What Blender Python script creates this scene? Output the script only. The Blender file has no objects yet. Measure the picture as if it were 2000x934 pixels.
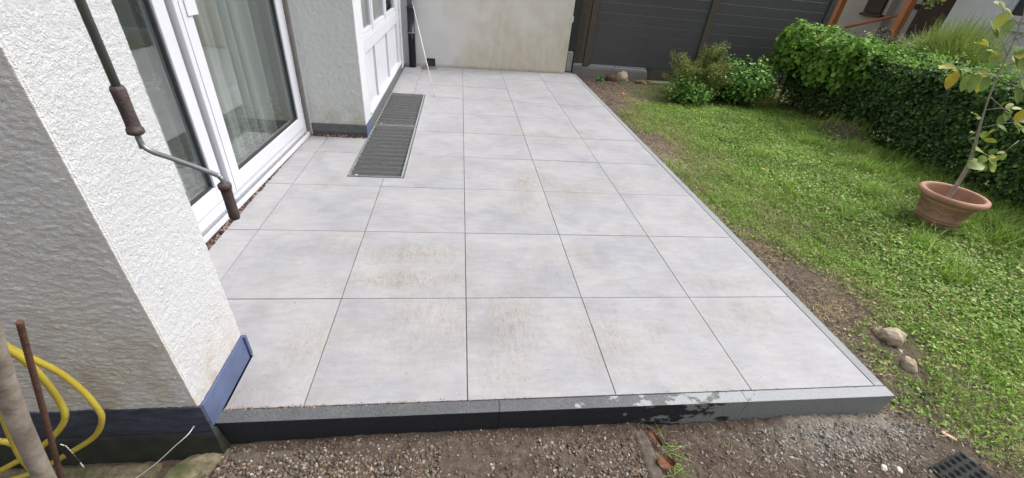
import bpy, bmesh, math, random
import numpy as np
from mathutils import Vector, Matrix

random.seed(7); rng = np.random.default_rng(11)
sc = bpy.context.scene
COL = sc.collection
R_ = math.radians

# ------------------------------------------------------------------ camera
cam = bpy.data.cameras.new('camera'); camo = bpy.data.objects.new('camera', cam); COL.objects.link(camo)
cam.sensor_width = 36; cam.sensor_fit = 'HORIZONTAL'; cam.lens = 810.03 / 2000 * 36
cam.clip_start = .02; cam.clip_end = 2000
rx = (0.99115939, -0.10144358, 0.08551174); dn = (0.01460912, -0.55714822, -0.83028455); fw = (0.1318698, 0.82419359, -0.55074068)
m = Matrix(((rx[0], -dn[0], -fw[0], -.0504), (rx[1], -dn[1], -fw[1], -.979), (rx[2], -dn[2], -fw[2], 1.417), (0, 0, 0, 1)))
camo.matrix_world = m
sc.camera = camo
# ------------------------------------------------------------------ sky, sun, exposure
SUN_EL, SUN_AZ = R_(52), R_(78)      # azimuth clockwise from +Y (towards +X)
w = bpy.data.worlds.new('World'); sc.world = w; w.use_nodes = True
nt = w.node_tree; nt.nodes.clear()
sky = nt.nodes.new('ShaderNodeTexSky'); sky.sky_type = 'NISHITA'; sky.sun_disc = False
sky.sun_elevation = SUN_EL; sky.sun_rotation = SUN_AZ; sky.dust_density = 6; sky.air_density = 1.0; sky.ozone_density = .6
hs = nt.nodes.new('ShaderNodeHueSaturation'); hs.inputs['Saturation'].default_value = .32
bg = nt.nodes.new('ShaderNodeBackground'); bg.inputs['Strength'].default_value = .15
wo = nt.nodes.new('ShaderNodeOutputWorld')
nt.links.new(sky.outputs[0], hs.inputs['Color']); nt.links.new(hs.outputs[0], bg.inputs[0]); nt.links.new(bg.outputs[0], wo.inputs[0])
sl = bpy.data.lights.new('sun', 'SUN'); sl.energy = 1.0; sl.angle = R_(20); sl.color = (1, .975, .95)
so = bpy.data.objects.new('sun', sl); COL.objects.link(so)
sd = Vector((math.sin(SUN_AZ) * math.cos(SUN_EL), math.cos(SUN_AZ) * math.cos(SUN_EL), math.sin(SUN_EL)))
so.rotation_euler = sd.to_track_quat('Z', 'Y').to_euler(); so.location = sd * 20
sc.view_settings.view_transform = 'Standard'; sc.view_settings.look = 'None'
sc.view_settings.exposure = 0.68; sc.view_settings.gamma = 1; sc.view_settings.use_curve_mapping = False
sc.cycles.max_bounces = 8; sc.cycles.transparent_max_bounces = 16
sc.cycles.use_adaptive_sampling = True; sc.cycles.use_denoising = True

# ------------------------------------------------------------------ material helper
class NT:
    def __init__(s, name):
        s.m = bpy.data.materials.new(name); s.m.use_nodes = True; s.t = s.m.node_tree
        s.b = s.t.nodes['Principled BSDF']; s.o = s.t.nodes['Material Output']
    def n(s, typ, **kw):
        nd = s.t.nodes.new('ShaderNode' + typ)
        for k, v in kw.items():
            if k.startswith('i_'):
                key = k[2:].replace('_', ' ')
                nd.inputs[int(key) if key.isdigit() else key].default_value = v
            else: setattr(nd, k, v)
        return nd
    def l(s, a, b): s.t.links.new(a, b)
    def pos(s):
        if not hasattr(s, '_p'): s._p = s.n('TexCoord').outputs['Object']
        return s._p
    def mapped(s, scale, vec=None, loc=(0, 0, 0), rot=(0, 0, 0)):
        mp = s.n('Mapping'); mp.inputs['Scale'].default_value = scale; mp.inputs['Location'].default_value = loc; mp.inputs['Rotation'].default_value = rot
        s.l(vec or s.pos(), mp.inputs[0]); return mp.outputs[0]
    def noise(s, scale, detail=4, rough=.55, vec=None, dist=0):
        nd = s.n('TexNoise'); nd.inputs['Scale'].default_value = scale; nd.inputs['Detail'].default_value = detail
        nd.inputs['Roughness'].default_value = rough; nd.inputs['Distortion'].default_value = dist
        s.l(vec or s.pos(), nd.inputs['Vector']); return nd.outputs['Fac']
    def ramp(s, fac, stops, interp='LINEAR'):
        r = s.n('ValToRGB'); cr = r.color_ramp; cr.interpolation = interp
        while len(cr.elements) < len(stops): cr.elements.new(.5)
        for e, (p, c) in zip(cr.elements, stops):
            e.position = p; e.color = (c if hasattr(c, '__len__') else (c, c, c)) + ((1,) if not hasattr(c, '__len__') or len(c) == 3 else ()) if hasattr(c, '__len__') else (c, c, c, 1)
        s.l(fac, r.inputs[0]); return r.outputs[0]
    def mix(s, fac, a, b, mode='MIX'):
        x = s.n('MixRGB', blend_type=mode)
        for i, v in ((0, fac), (1, a), (2, b)):
            if isinstance(v, (int, float)): x.inputs[i].default_value = v if i == 0 else (v, v, v, 1)
            elif isinstance(v, tuple): x.inputs[i].default_value = v + (1,)
            else: s.l(v, x.inputs[i])
        return x.outputs[0]
    def math(s, op, a, b=0.0, c=None):
        x = s.n('Math', operation=op)
        for i, v in enumerate((a, b) if c is None else (a, b, c)):
            if isinstance(v, (int, float)): x.inputs[i].default_value = v
            else: s.l(v, x.inputs[i])
        return x.outputs[0]
    def bump(s, h, strength=.5, dist=.01, prev=None):
        b = s.n('Bump'); b.inputs['Strength'].default_value = strength; b.inputs['Distance'].default_value = dist
        s.l(h, b.inputs['Height'])
        if prev: s.l(prev, b.inputs['Normal'])
        return b.outputs[0]
    def fin(s, color=None, rough=.8, normal=None, spec=None, metal=None):
        if color is not None:
            if isinstance(color, tuple): s.b.inputs['Base Color'].default_value = color + (1,)
            else: s.l(color, s.b.inputs['Base Color'])
        if isinstance(rough, (int, float)): s.b.inputs['Roughness'].default_value = rough
        else: s.l(rough, s.b.inputs['Roughness'])
        if normal: s.l(normal, s.b.inputs['Normal'])
        if spec is not None: s.b.inputs['Specular IOR Level'].default_value = spec
        if metal is not None: s.b.inputs['Metallic'].default_value = metal
        return s.m

def simple(name, c1, c2=None, scale=20, rough=.7, bump=0, metal=None, spec=None, bscale=None):
    N = NT(name); c2 = c2 or tuple(v * .75 for v in c1)
    f = N.noise(scale, 5, .6)
    col = N.ramp(f, [(.3, c2), (.7, c1)])
    nrm = N.bump(N.noise(bscale or scale * 4, 4), bump, .004) if bump else None
    return N.fin(col, rough, nrm, spec, metal)

def plaster(name, light, dark, gscale, stretch=(1, 1, 1), bs=.6, dirt=None, dirt_low=None, worm=0):
    N = NT(name)
    mp = N.mapped(stretch)
    h = N.noise(gscale, 3, .6, mp, .6)
    h2 = N.noise(gscale * 3.1, 3, .6, mp)
    hh = N.math('ADD', h, N.math('MULTIPLY', h2, .35))
    if worm:
        wv = N.noise(worm, 2, .5, mp, 3.0)
        wr = N.ramp(wv, [(.42, 0.), (.5, 1.), (.58, 0.)])
        hh = N.math('ADD', hh, N.math('MULTIPLY', wr, .8))
    col = N.ramp(N.noise(2.2, 5, .65), [(.3, dark), (.62, light)])
    col = N.mix(.25, col, N.ramp(h, [(.35, tuple(v * .75 for v in light)), (.6, light)]))
    if dirt:
        z = N.n('SeparateXYZ'); N.l(N.pos(), z.inputs[0])
        low = N.n('MapRange', i_1=dirt_low[0], i_2=dirt_low[1], i_3=1., i_4=0.); N.l(z.outputs[2], low.inputs[0])
        f = N.math('MULTIPLY', low.outputs[0], N.ramp(N.noise(9, 5, .7), [(.38, 0.), (.66, 1.)]))
        col = N.mix(f, col, dirt)
    return N.fin(col, .92, N.bump(hh, bs, .006), .2)

M = {}
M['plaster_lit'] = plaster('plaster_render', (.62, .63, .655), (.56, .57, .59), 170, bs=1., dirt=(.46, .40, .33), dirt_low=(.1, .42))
M['plaster_front'] = plaster('plaster_shade_lifted', (.80, .80, .79), (.69, .69, .675), 120, (1, 1, 2.2), bs=1., dirt=(.52, .43, .30), dirt_low=(.1, .7))  # front-face copy painted paler to lift its shade; tan dirt low down
M['plaster_return'] = plaster('plaster_textured', (.64, .66, .64), (.59, .61, .59), 60, bs=.35, dirt=(.36, .33, .24), dirt_low=(.05, .4), worm=28)
M['white_pvc'] = simple('white_pvc', (.60, .61, .66), (.55, .56, .61), 3, .32)
M['white_paint'] = simple('white_paint', (.60, .61, .65), (.55, .56, .60), 6, .5, .15)
M['grey_seal'] = simple('grey_rubber_seal', (.03, .03, .035), None, 30, .5)
M['alu'] = simple('aluminium_rail', (.42, .43, .45), (.32, .33, .35), 40, .35, metal=.7)
M['blue'] = simple('blue_plinth_paint', (.115, .15, .30), (.085, .115, .245), 14, .55, .2)
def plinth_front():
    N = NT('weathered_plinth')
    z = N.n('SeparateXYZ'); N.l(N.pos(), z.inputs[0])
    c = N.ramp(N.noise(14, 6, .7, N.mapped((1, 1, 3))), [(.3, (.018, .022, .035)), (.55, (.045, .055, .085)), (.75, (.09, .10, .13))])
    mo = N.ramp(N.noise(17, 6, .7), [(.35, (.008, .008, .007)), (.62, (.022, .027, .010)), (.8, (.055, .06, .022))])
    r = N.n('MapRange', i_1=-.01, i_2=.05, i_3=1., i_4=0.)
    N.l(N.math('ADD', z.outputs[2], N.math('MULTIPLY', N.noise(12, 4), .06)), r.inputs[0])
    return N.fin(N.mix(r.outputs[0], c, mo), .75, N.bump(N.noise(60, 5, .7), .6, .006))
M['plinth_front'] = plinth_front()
M['bitumen'] = simple('grey_render_base', (.13, .14, .145), (.085, .09, .09), 16, .85, .5)
M['rubble'] = simple('reddish_rubble', (.30, .20, .18), (.06, .045, .05), 45, .95, .9)

def tile_mat():
    N = NT('porcelain_slab')
    at = N.n('Attribute', attribute_name='tid')
    geo = N.pos()
    off = N.n('VectorMath', operation='SCALE'); N.l(at.outputs['Color'], off.inputs[0]); off.inputs['Scale'].default_value = 37.
    add = N.n('VectorMath', operation='ADD'); N.l(geo, add.inputs[0]); N.l(off.outputs[0], add.inputs[1])
    v = add.outputs[0]
    cloud = N.noise(3.0, 7, .62, v, .4)
    col = N.ramp(cloud, [(.30, (.225, .232, .262)), (.44, (.285, .288, .312)), (.56, (.335, .334, .350)), (.72, (.375, .37, .378))])
    streak = N.noise(9, 6, .72, N.mapped((1, 3.4, 1), v), .3)
    col = N.mix(.32, col, N.ramp(streak, [(.34, (.45, .45, .48)), (.6, (.70, .69, .69))]), 'MULTIPLY') if False else N.mix(.30, col, N.ramp(streak, [(.34, (.22, .222, .25)), (.62, (.39, .385, .39))]))
    fine = N.noise(130, 3, .7, geo)
    col = N.mix(.12, col, N.ramp(fine, [(.35, .20), (.6, .42)]))
    sp = N.ramp(N.noise(46, 2, .5, v), [(.245, 1.), (.275, 0.)])
    col = N.mix(N.math('MULTIPLY', sp, .55), col, (.14, .13, .13))
    # brown smears of site dirt, each with a place and a brushing direction
    xyz = N.n('SeparateXYZ'); N.l(geo, xyz.inputs[0])
    X, Y = xyz.outputs[0], xyz.outputs[1]
    spots = [(-.28, .98, .34, .10, .9), (-.30, .74, .33, .08, .95), (-.14, .42, .30, .22, .62), (.20, .42, .15, .26, .9), (.62, .30, .16, .2, .75), (.92, .36, .12, .12, .45),
             (.48, 1.95, .10, .2, .9), (.66, 1.98, .07, .13, .8), (.86, 1.85, .26, .12, .7), (1.35, 1.95, .25, .14, .5), (.42, 1.62, .14, .2, .6), (1.45, .72, .28, .07, .6), (1.42, .43, .25, .10, .55),
             (-.72, 1.05, .15, .12, .4), (-.66, .28, .15, .22, .5), (1.0, .03, .22, .06, .45), (.14, .12, .16, .12, .5), (-.85, .05, .14, .12, .7), (.55, .9, .2, .2, .3), (-.3, 2.2, .3, .2, .25), (.9, 3.0, .35, .2, .3)]
    tot = None
    for cx, cy, sx, sy, a in spots:
        dx = N.math('MULTIPLY', N.math('SUBTRACT', X, cx), 1 / sx); dy = N.math('MULTIPLY', N.math('SUBTRACT', Y, cy), 1 / sy)
        r2 = N.math('ADD', N.math('MULTIPLY', dx, dx), N.math('MULTIPLY', dy, dy))
        g = N.math('MULTIPLY', N.math('EXPONENT', N.math('MULTIPLY', r2, -1.0)), a)
        tot = g if tot is None else N.math('MAXIMUM', tot, g)
    brush = N.noise(16, 6, .75, N.mapped((2.6, .75, 1), geo, rot=(0, 0, .25)), .5)
    bmask = N.ramp(brush, [(.36, 0.), (.66, 1.)])
    mot = N.ramp(N.noise(70, 6, .8, N.mapped((2.0, .5, 1), geo, rot=(0, 0, .35)), .4), [(.42, .12), (.58, 1.)])
    d = N.math('MULTIPLY', N.math('MULTIPLY', N.math('MULTIPLY', tot, 1.15), bmask), mot)
    base_d = N.math('MULTIPLY', N.ramp(N.noise(4.5, 6, .75, geo), [(.50, 0.), (.75, 1.)]), .30)
    d = N.math('MINIMUM', N.math('ADD', N.math('MULTIPLY', d, 1.0), base_d), 1.)
    col = N.mix(d, col, (.215, .17, .10))
    ro = N.ramp(cloud, [(.3, .50), (.7, .66)])
    return N.fin(col, ro, N.bump(N.noise(55, 6, .7, v), .12, .002), .35)
M['tile'] = tile_mat()
M['grout'] = simple('sandy_joint', (.17, .15, .12), (.05, .045, .04), 40, .95, .4)
def granite(name):
    N = NT(name)
    xyz = N.n('SeparateXYZ'); N.l(N.pos(), xyz.inputs[0])
    fine = N.noise(420, 2, .6)
    dry = N.mix(.6, N.ramp(N.noise(5, 4), [(.3, (.20, .212, .225)), (.7, (.27, .28, .295))]), N.ramp(fine, [(.35, (.15, .16, .17)), (.65, (.36, .37, .385))]))
    wet = N.ramp(fine, [(.36, (.045, .048, .052)), (.66, (.17, .178, .185))])
    wetf = N.ramp(N.noise(5, 3), [(.3, .72), (.7, 1.0)])
    wet = N.mix(1., wet, wetf, 'MULTIPLY')
    # water stain: soaked on the left, breaking up into splashes, dry on the right
    s = N.math('ADD', N.math('MULTIPLY', N.math('SUBTRACT', X := xyz.outputs[0], .92), -1.25), N.math('MULTIPLY', N.math('SUBTRACT', N.noise(11, 5, .55, N.mapped((1, 1.6, 2.4))), .5), 3.6))
    s = N.math('ADD', s, N.math('MULTIPLY', N.math('SUBTRACT', N.noise(90, 4, .7), .5), .35)); ms = N.ramp(s, [(0.0, 0.), (.16, 1.)])
    # front strip only (y < 0.03)
    ym = N.math('LESS_THAN', xyz.outputs[1], .03)
    ms = N.math('MULTIPLY', ms, ym)
    # dry parts of the front strip mixed paler
    dry = N.mix(N.math('MULTIPLY', ym, .20), dry, N.ramp(fine, [(.35, (.42, .44, .46)), (.65, (.58, .60, .62))]))
    col = N.mix(ms, dry, wet)
    return N.fin(col, N.ramp(ms, [(0., .75), (1., .42)]), N.bump(fine, .25, .002), .35)
M['granite'] = granite('granite')
def granite_face():
    N = NT('granite_shaded_face')  # vertical-face copy: wet and dry tones darkened, the face's shade in the colour
    xyz = N.n('SeparateXYZ'); N.l(N.pos(), xyz.inputs[0])
    fine = N.noise(300, 2, .6)
    dry = N.ramp(fine, [(.35, (.15, .165, .165)), (.65, (.25, .265, .262))])
    wet = N.ramp(fine, [(.36, (.010, .011, .014)), (.7, (.035, .037, .045))])
    s = N.math('ADD', N.math('MULTIPLY', N.math('SUBTRACT', xyz.outputs[0], .98), -1.7), N.math('MULTIPLY', N.math('SUBTRACT', N.noise(13, 5, .6, N.mapped((1, 1, 1.8))), .5), 3.2))
    s = N.math('ADD', s, N.math('MULTIPLY', N.math('SUBTRACT', N.noise(90, 4, .7), .5), .35)); ms = N.ramp(s, [(0.0, 0.), (.14, 1.)])
    return N.fin(N.mix(ms, dry, wet), .6, N.bump(fine, .2, .002), .3)
M['granite_face'] = granite_face()

def soil_mat():
    N = NT('soil')
    xyz = N.n('SeparateXYZ'); N.l(N.pos(), xyz.inputs[0])
    a = N.noise(34, 9, .82); b = N.noise(3, 5, .6)
    col = N.ramp(a, [(.32, (.045, .032, .026)), (.5, (.15, .11, .086)), (.66, (.30, .24, .20))])
    col = N.mix(N.ramp(b, [(.42, 0.), (.62, .55)]), col, (.19, .155, .12))
    # concrete dust and haunching by the right end of the front kerb
    dx = N.math('MULTIPLY', N.math('SUBTRACT', xyz.outputs[0], 1.62), 1 / .40); dy = N.math('MULTIPLY', N.math('SUBTRACT', xyz.outputs[1], -.10), 1 / .13)
    g = N.math('EXPONENT', N.math('MULTIPLY', N.math('ADD', N.math('MULTIPLY', dx, dx), N.math('MULTIPLY', dy, dy)), -1.))
    g = N.math('ADD', g, N.math('MULTIPLY', N.math('SUBTRACT', N.noise(14, 6, .7), .5), 1.0))
    col = N.mix(N.ramp(g, [(.42, 0.), (.72, .9)]), col, N.ramp(N.noise(60, 4), [(.3, (.27, .24, .20)), (.7, (.46, .42, .36))]))
    # pale mortar patch beside the far kerb
    dx = N.math('MULTIPLY', N.math('SUBTRACT', xyz.outputs[0], 2.12), 1 / .16); dy = N.math('MULTIPLY', N.math('SUBTRACT', xyz.outputs[1], 2.85), 1 / .25)
    g = N.math('EXPONENT', N.math('MULTIPLY', N.math('ADD', N.math('MULTIPLY', dx, dx), N.math('MULTIPLY', dy, dy)), -1.))
    col = N.mix(N.math('MULTIPLY', g, .7), col, (.38, .33, .26))
    # bare earth of the mound under the hedge
    dx = N.math('MULTIPLY', N.math('SUBTRACT', xyz.outputs[0], 5.02), 1 / .30); dy = N.math('MULTIPLY', N.math('SUBTRACT', xyz.outputs[1], 3.95), 1 / .46)
    mound = N.math('EXPONENT', N.math('MULTIPLY', N.math('ADD', N.math('MULTIPLY', dx, dx), N.math('MULTIPLY', dy, dy)), -1.))
    # lawn thatch further from the kerb
    gm = N.n('MapRange', i_1=2.25, i_2=3.1); N.l(N.math('ADD', xyz.outputs[0], N.math('MULTIPLY', N.math('SUBTRACT', N.noise(2.5, 4), .5), 1.2)), gm.inputs[0])
    gcol = N.ramp(N.noise(35, 6, .7), [(.3, (.06, .07, .025)), (.6, (.14, .18, .05)), (.8, (.24, .22, .10))])
    col = N.mix(N.math('MULTIPLY', gm.outputs[0], N.math('SUBTRACT', 1.0, N.ramp(mound, [(.2, 0.), (.45, 1.)]))), col, gcol)
    return N.fin(col, .97, N.bump(N.noise(95, 7, .8), 1., .02), .1)
M['soil'] = soil_mat()
def island(name, stops, rough=.6, nscale=None, trans=0., spec=.3, zshade=None):
    N = NT(name)
    gi = N.n('NewGeometry')
    col = N.ramp(gi.outputs['Random Per Island'], stops)
    if nscale:
        col = N.mix(.6, col, N.ramp(N.noise(nscale, 4), [(.3, (.42, .42, .42)), (.7, (1., 1., 1.))]), 'MULTIPLY')
    N.fin(col, rough, None, spec)
    if trans:
        tr = N.n('BsdfTranslucent'); N.l(col, tr.inputs[0])
        mx = N.n('MixShader'); mx.inputs[0].default_value = trans
        N.l(N.b.outputs[0], mx.inputs[1]); N.l(tr.outputs[0], mx.inputs[2]); N.l(mx.outputs[0], N.o.inputs[0])
    return N.m
def muddy(name, stops, rough, ns):
    m = island(name, stops, rough, ns); N = NT.__new__(NT); N.m = m; N.t = m.node_tree; N.b = N.t.nodes['Principled BSDF']
    src = N.b.inputs['Base Color'].links[0].from_socket
    mud = N.ramp(N.noise(30, 8, .8), [(.34, 1.), (.62, .35)])
    mud = N.math('MULTIPLY', mud, N.ramp(N.noise(3.5, 4, .6), [(.35, 1.), (.6, .75)]))
    N.l(N.mix(mud, src, (.085, .063, .048)), N.b.inputs['Base Color']); N.b.inputs['Roughness'].default_value = .7
    return m
M['pebbles'] = muddy('river_pebbles', [(0, (.035, .035, .038)), (.28, (.085, .08, .076)), (.42, (.16, .13, .11)), (.6, (.26, .20, .14)), (.76, (.34, .25, .15)), (.81, (.28, .15, .08)), (.86, (.42, .36, .27)), (.95, (.58, .53, .45)), (1, (.72, .69, .64))], .45, 60)
M['crumbs'] = island('soil_crumbs', [(0, (.09, .068, .052)), (.5, (.19, .145, .115)), (.85, (.29, .235, .19)), (.97, (.42, .37, .31)), (1, (.55, .52, .47))], .95, 120)
M['clover'] = island('lawn_leaves', [(0, (.09, .19, .022)), (.35, (.20, .38, .04)), (.72, (.33, .52, .085)), (.90, (.47, .58, .20)), (1, (.60, .50, .23))], .45, 2.0, .3)
M['blade'] = island('grass_blades', [(0, (.12, .24, .028)), (.5, (.28, .49, .055)), (.82, (.42, .60, .11)), (1, (.61, .56, .27))], .5, 2.0, .35)
M['thatch'] = island('dry_clippings', [(0, (.20, .17, .08)), (.5, (.42, .35, .17)), (.85, (.56, .46, .26)), (1, (.68, .60, .42))], .8, 6, .1)
M['hedge'] = island('hedge_leaves', [(0, (.025, .06, .018)), (.5, (.06, .135, .032)), (.85, (.12, .25, .05)), (1, (.28, .42, .08))], .42, 1.6, .2, .42)
M['bigleaf'] = island('bright_shrub_leaves', [(0, (.08, .20, .035)), (.5, (.20, .40, .065)), (.9, (.34, .56, .10)), (1, (.52, .62, .14))], .6, 1.8, .28, .25)
M['yellowleaf'] = island('olive_juniper_leaves', [(0, (.08, .15, .03)), (.5, (.20, .29, .055)), (.85, (.36, .40, .09)), (1, (.50, .36, .10))], .55, 5, .2)
M['midleaf'] = island('mid_green_leaves', [(0, (.07, .19, .035)), (.5, (.17, .38, .06)), (.9, (.29, .52, .09)), (1, (.44, .54, .12))], .45, 3, .25)
M['darkleaf'] = island('conifer_needles', [(0, (.015, .035, .02)), (.6, (.035, .07, .035)), (1, (.06, .11, .05))], .6, 3, .1)
M['tussock'] = island('ornamental_grass', [(0, (.14, .24, .05)), (.5, (.30, .44, .09)), (.85, (.46, .54, .15)), (1, (.60, .54, .22))], .55, 3, .25)
M['sapleaf'] = island('sapling_leaves', [(0, (.20, .32, .08)), (.55, (.34, .44, .11)), (.85, (.55, .56, .08)), (1, (.62, .42, .05))], .45, 20, .35)
M['bark_pale'] = simple('pale_bark', (.42, .38, .34), (.25, .22, .19), 30, .85, .4)
M['bark'] = simple('brown_bark', (.12, .085, .06), (.06, .045, .03), 30, .9, .4)
M['terracotta'] = simple('terracotta', (.47, .265, .18), (.30, .165, .11), 5, .8, .25, bscale=60)
M['pot_soil'] = simple('potting_soil', (.05, .035, .025), (.02, .015, .01), 50, .95, .8)
M['concrete'] = simple('concrete', (.36, .34, .31), (.24, .225, .20), 10, .9, .5)
def agg():
    N = NT('exposed_aggregate')
    v = N.n('TexVoronoi', i_Scale=95.); N.l(N.pos(), v.inputs['Vector'])
    c = N.ramp(N.n('Math').outputs[0], [(0, 0.), (1, 1.)]) if False else N.mix(.75, N.ramp(N.noise(3, 4), [(.3, (.30, .28, .26)), (.7, (.46, .43, .40))]), N.mix(.5, v.outputs['Color'], N.ramp(v.outputs['Distance'], [(0, .45), (.6, .12)])), 'MULTIPLY')
    c = N.mix(.5, c, N.ramp(v.outputs['Distance'], [(.1, (.48, .45, .41)), (.55, (.17, .155, .14))]))
    return N.fin(c, .85, N.bump(v.outputs['Distance'], -.6, .008) if False else N.bump(v.outputs['Distance'], .6, .006))
M['agg'] = agg()
def slab():
    N = NT('washed_concrete')
    c = N.ramp(N.noise(30, 7, .75), [(.3, (.055, .04, .03)), (.55, (.12, .095, .075)), (.8, (.20, .17, .14))])
    return N.fin(c, .9, N.bump(N.noise(120, 6, .75), .8, .008))
M['slab'] = slab()
def endwall():
    N = NT('painted_wall')
    xyz = N.n('SeparateXYZ'); N.l(N.pos(), xyz.inputs[0])
    base = N.ramp(N.noise(2.5, 6, .6), [(.3, (.60, .59, .58)), (.7, (.69, .685, .675))])
    wx = N.n('MapRange', i_1=-.35, i_2=.1); N.l(N.math('ADD', xyz.outputs[0], N.math('MULTIPLY', N.math('SUBTRACT', N.noise(3, 5, .6), .5), .9)), wx.inputs[0])
    base = N.mix(wx.outputs[0], base, N.ramp(N.noise(3.4, 5, .65), [(.35, (.60, .555, .48)), (.6, (.66, .635, .585))]))
    # tan damp staining: low band all along and a tall patch right of the pipe
    zx = N.math('ADD', N.math('MULTIPLY', N.math('SUBTRACT', xyz.outputs[2], .34), -1.6), N.math('MULTIPLY', N.math('SUBTRACT', N.noise(2.6, 5, .6), .5), 2.6))
    zx = N.math('ADD', zx, N.math('MULTIPLY', N.ramp(xyz.outputs[0], [(0.0, 0.), (.02, 1.)]), 0.))
    xm = N.n('MapRange', i_1=-.32, i_2=.25, i_3=-.9, i_4=.62); N.l(xyz.outputs[0], xm.inputs[0])
    f = N.ramp(N.math('ADD', zx, xm.outputs[0]), [(0., 0.), (.30, .55), (.9, 1.)])
    col = N.mix(f, base, N.ramp(N.noise(7, 5, .7, N.mapped((2, 1, .6))), [(.3, (.48, .43, .33)), (.7, (.62, .575, .49))]))
    # darker olive tone just above the ground
    lo = N.n('MapRange', i_1=.0, i_2=.07, i_3=1., i_4=0.); N.l(N.math('ADD', xyz.outputs[2], N.math('MULTIPLY', N.noise(9, 5), .05)), lo.inputs[0])
    col = N.mix(N.math('MULTIPLY', lo.outputs[0], .8), col, (.20, .18, .11))
    return N.fin(col, .85, N.bump(N.noise(70, 5, .65), .35, .005), .2)
M['endwall'] = endwall()
M['pipe_black'] = simple('dark_blue_pipe', (.025, .028, .045), (.015, .017, .028), 12, .35)
M['pipe_grey'] = simple('zinc_pipe', (.25, .26, .28), (.18, .19, .2), 14, .5, metal=.4)
M['galv'] = simple('galvanised_steel', (.33, .34, .34), (.23, .24, .24), 25, .5, metal=.2)
M['dark_galv'] = simple('bar_shadow_steel', (.06, .062, .06), (.035, .036, .035), 25, .7)  # dark tone paints the shadow bands seen through the grates
M['pit'] = simple('pit_concrete', (.13, .13, .11), (.07, .07, .06), 8, .95)
M['steel'] = simple('brushed_steel', (.30, .32, .33), (.20, .22, .23), 40, .38, metal=.7)
M['brown_plastic'] = simple('brown_plastic', (.085, .058, .056), (.04, .028, .028), 45, .6, .5)
M['wpc'] = None
def wpc(name, c1, c2):
    N = NT(name)
    c = N.ramp(N.noise(6, 6, .7, N.mapped((1, 1, 14))), [(.3, c2), (.7, c1)])
    c = N.mix(.35, c, N.ramp(N.noise(1.2, 4), [(.3, c2), (.7, c1)]))
    return N.fin(c, .7, N.bump(N.noise(30, 4, .6, N.mapped((1, 1, 20))), .2, .002), .3)
M['wpc'] = wpc('grey_composite_board', (.10, .098, .104), (.062, .060, .064))
M['wpc_brown'] = wpc('brown_composite_post', (.12, .10, .08), (.07, .058, .045))
M['black_metal'] = simple('black_metal', (.02, .02, .024), None, 10, .5)
M['orange'] = simple('orange_stained_wood', (.60, .22, .085), (.46, .16, .06), 12, .6, .2)
M['house_wall'] = simple('cream_wall_in_shade', (.50, .44, .41), (.44, .39, .37), 4, .9, .2)  # cream lowered in tone to carry the shade under the porch roof
M['house_white'] = simple('white_house_wall', (.74, .72, .72), (.68, .66, .66), 4, .9, .2)
M['dark_wood'] = simple('dark_wood', (.07, .035, .025), (.04, .025, .02), 3, .7)
M['rust'] = simple('rusty_steel', (.13, .06, .04), (.06, .03, .022), 60, .85, .5)
def dirty(name, c1, c2, dirtc, sc, rough, thr=.6):
    N = NT(name); c = N.ramp(N.noise(sc, 5, .6), [(.3, c2), (.7, c1)])
    c = N.mix(N.ramp(N.noise(sc * 4, 6, .75), [(thr - .04, 0.), (thr + .08, .85)]), c, dirtc)
    return N.fin(c, rough, N.bump(N.noise(sc * 6, 5, .7), .25, .003), .3)
M['hose'] = dirty('yellow_hose', (.56, .45, .05), (.38, .30, .05), (.16, .12, .05), 9, .5, .60)
M['blue'] = dirty('blue_plinth_paint', (.10, .13, .235), (.07, .092, .17), (.05, .055, .08), 9, .6, .60)
M['pole'] = simple('dirty_pole', (.36, .31, .26), (.13, .105, .085), 17, .75, .5)
M['string'] = simple('white_string', (.65, .64, .60), None, 80, .8)
M['stone'] = simple('field_stone', (.46, .38, .28), (.26, .205, .15), 30, .95, .8)
M['mat_black'] = simple('black_dimple_sheet', (.022, .025, .025), (.010, .011, .011), 25, .75, spec=.2)
M['deadleaf'] = simple('dead_leaf', (.22, .085, .04), (.085, .035, .018), 90, .8, .4)
M['moss_stone'] = None
def mossy():
    N = NT('mossy_concrete')
    c = N.ramp(N.noise(30, 6, .7), [(.3, (.07, .055, .035)), (.7, (.26, .215, .15))])
    c = N.mix(N.ramp(N.noise(7, 6, .7), [(.42, 0.), (.62, .8)]), c, (.05, .065, .02))
    return N.fin(c, .95, N.bump(N.noise(60, 6, .75), .8, .008), .2)
M['moss_stone'] = mossy()
def glass():
    N = NT('window_glass')
    fr = N.n('Fresnel'); gg = N.n('NewGeometry'); N.l(N.math('SUBTRACT', 2.3, N.math('MULTIPLY', gg.outputs['Backfacing'], 2.3 - 1 / 2.3)), fr.inputs['IOR'])
    tr = N.n('BsdfTransparent'); tr.inputs[0].default_value = (.86, .89, .88, 1)
    gl = N.n('BsdfGlossy'); gl.inputs['Roughness'].default_value = .0; gl.inputs[0].default_value = (.95, .97, .96, 1)
    mx = N.n('MixShader'); N.l(fr.outputs[0], mx.inputs[0]); N.l(tr.outputs[0], mx.inputs[1]); N.l(gl.outputs[0], mx.inputs[2])
    N.l(mx.outputs[0], N.o.inputs[0]); return N.m
M['glass'] = glass()
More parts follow.
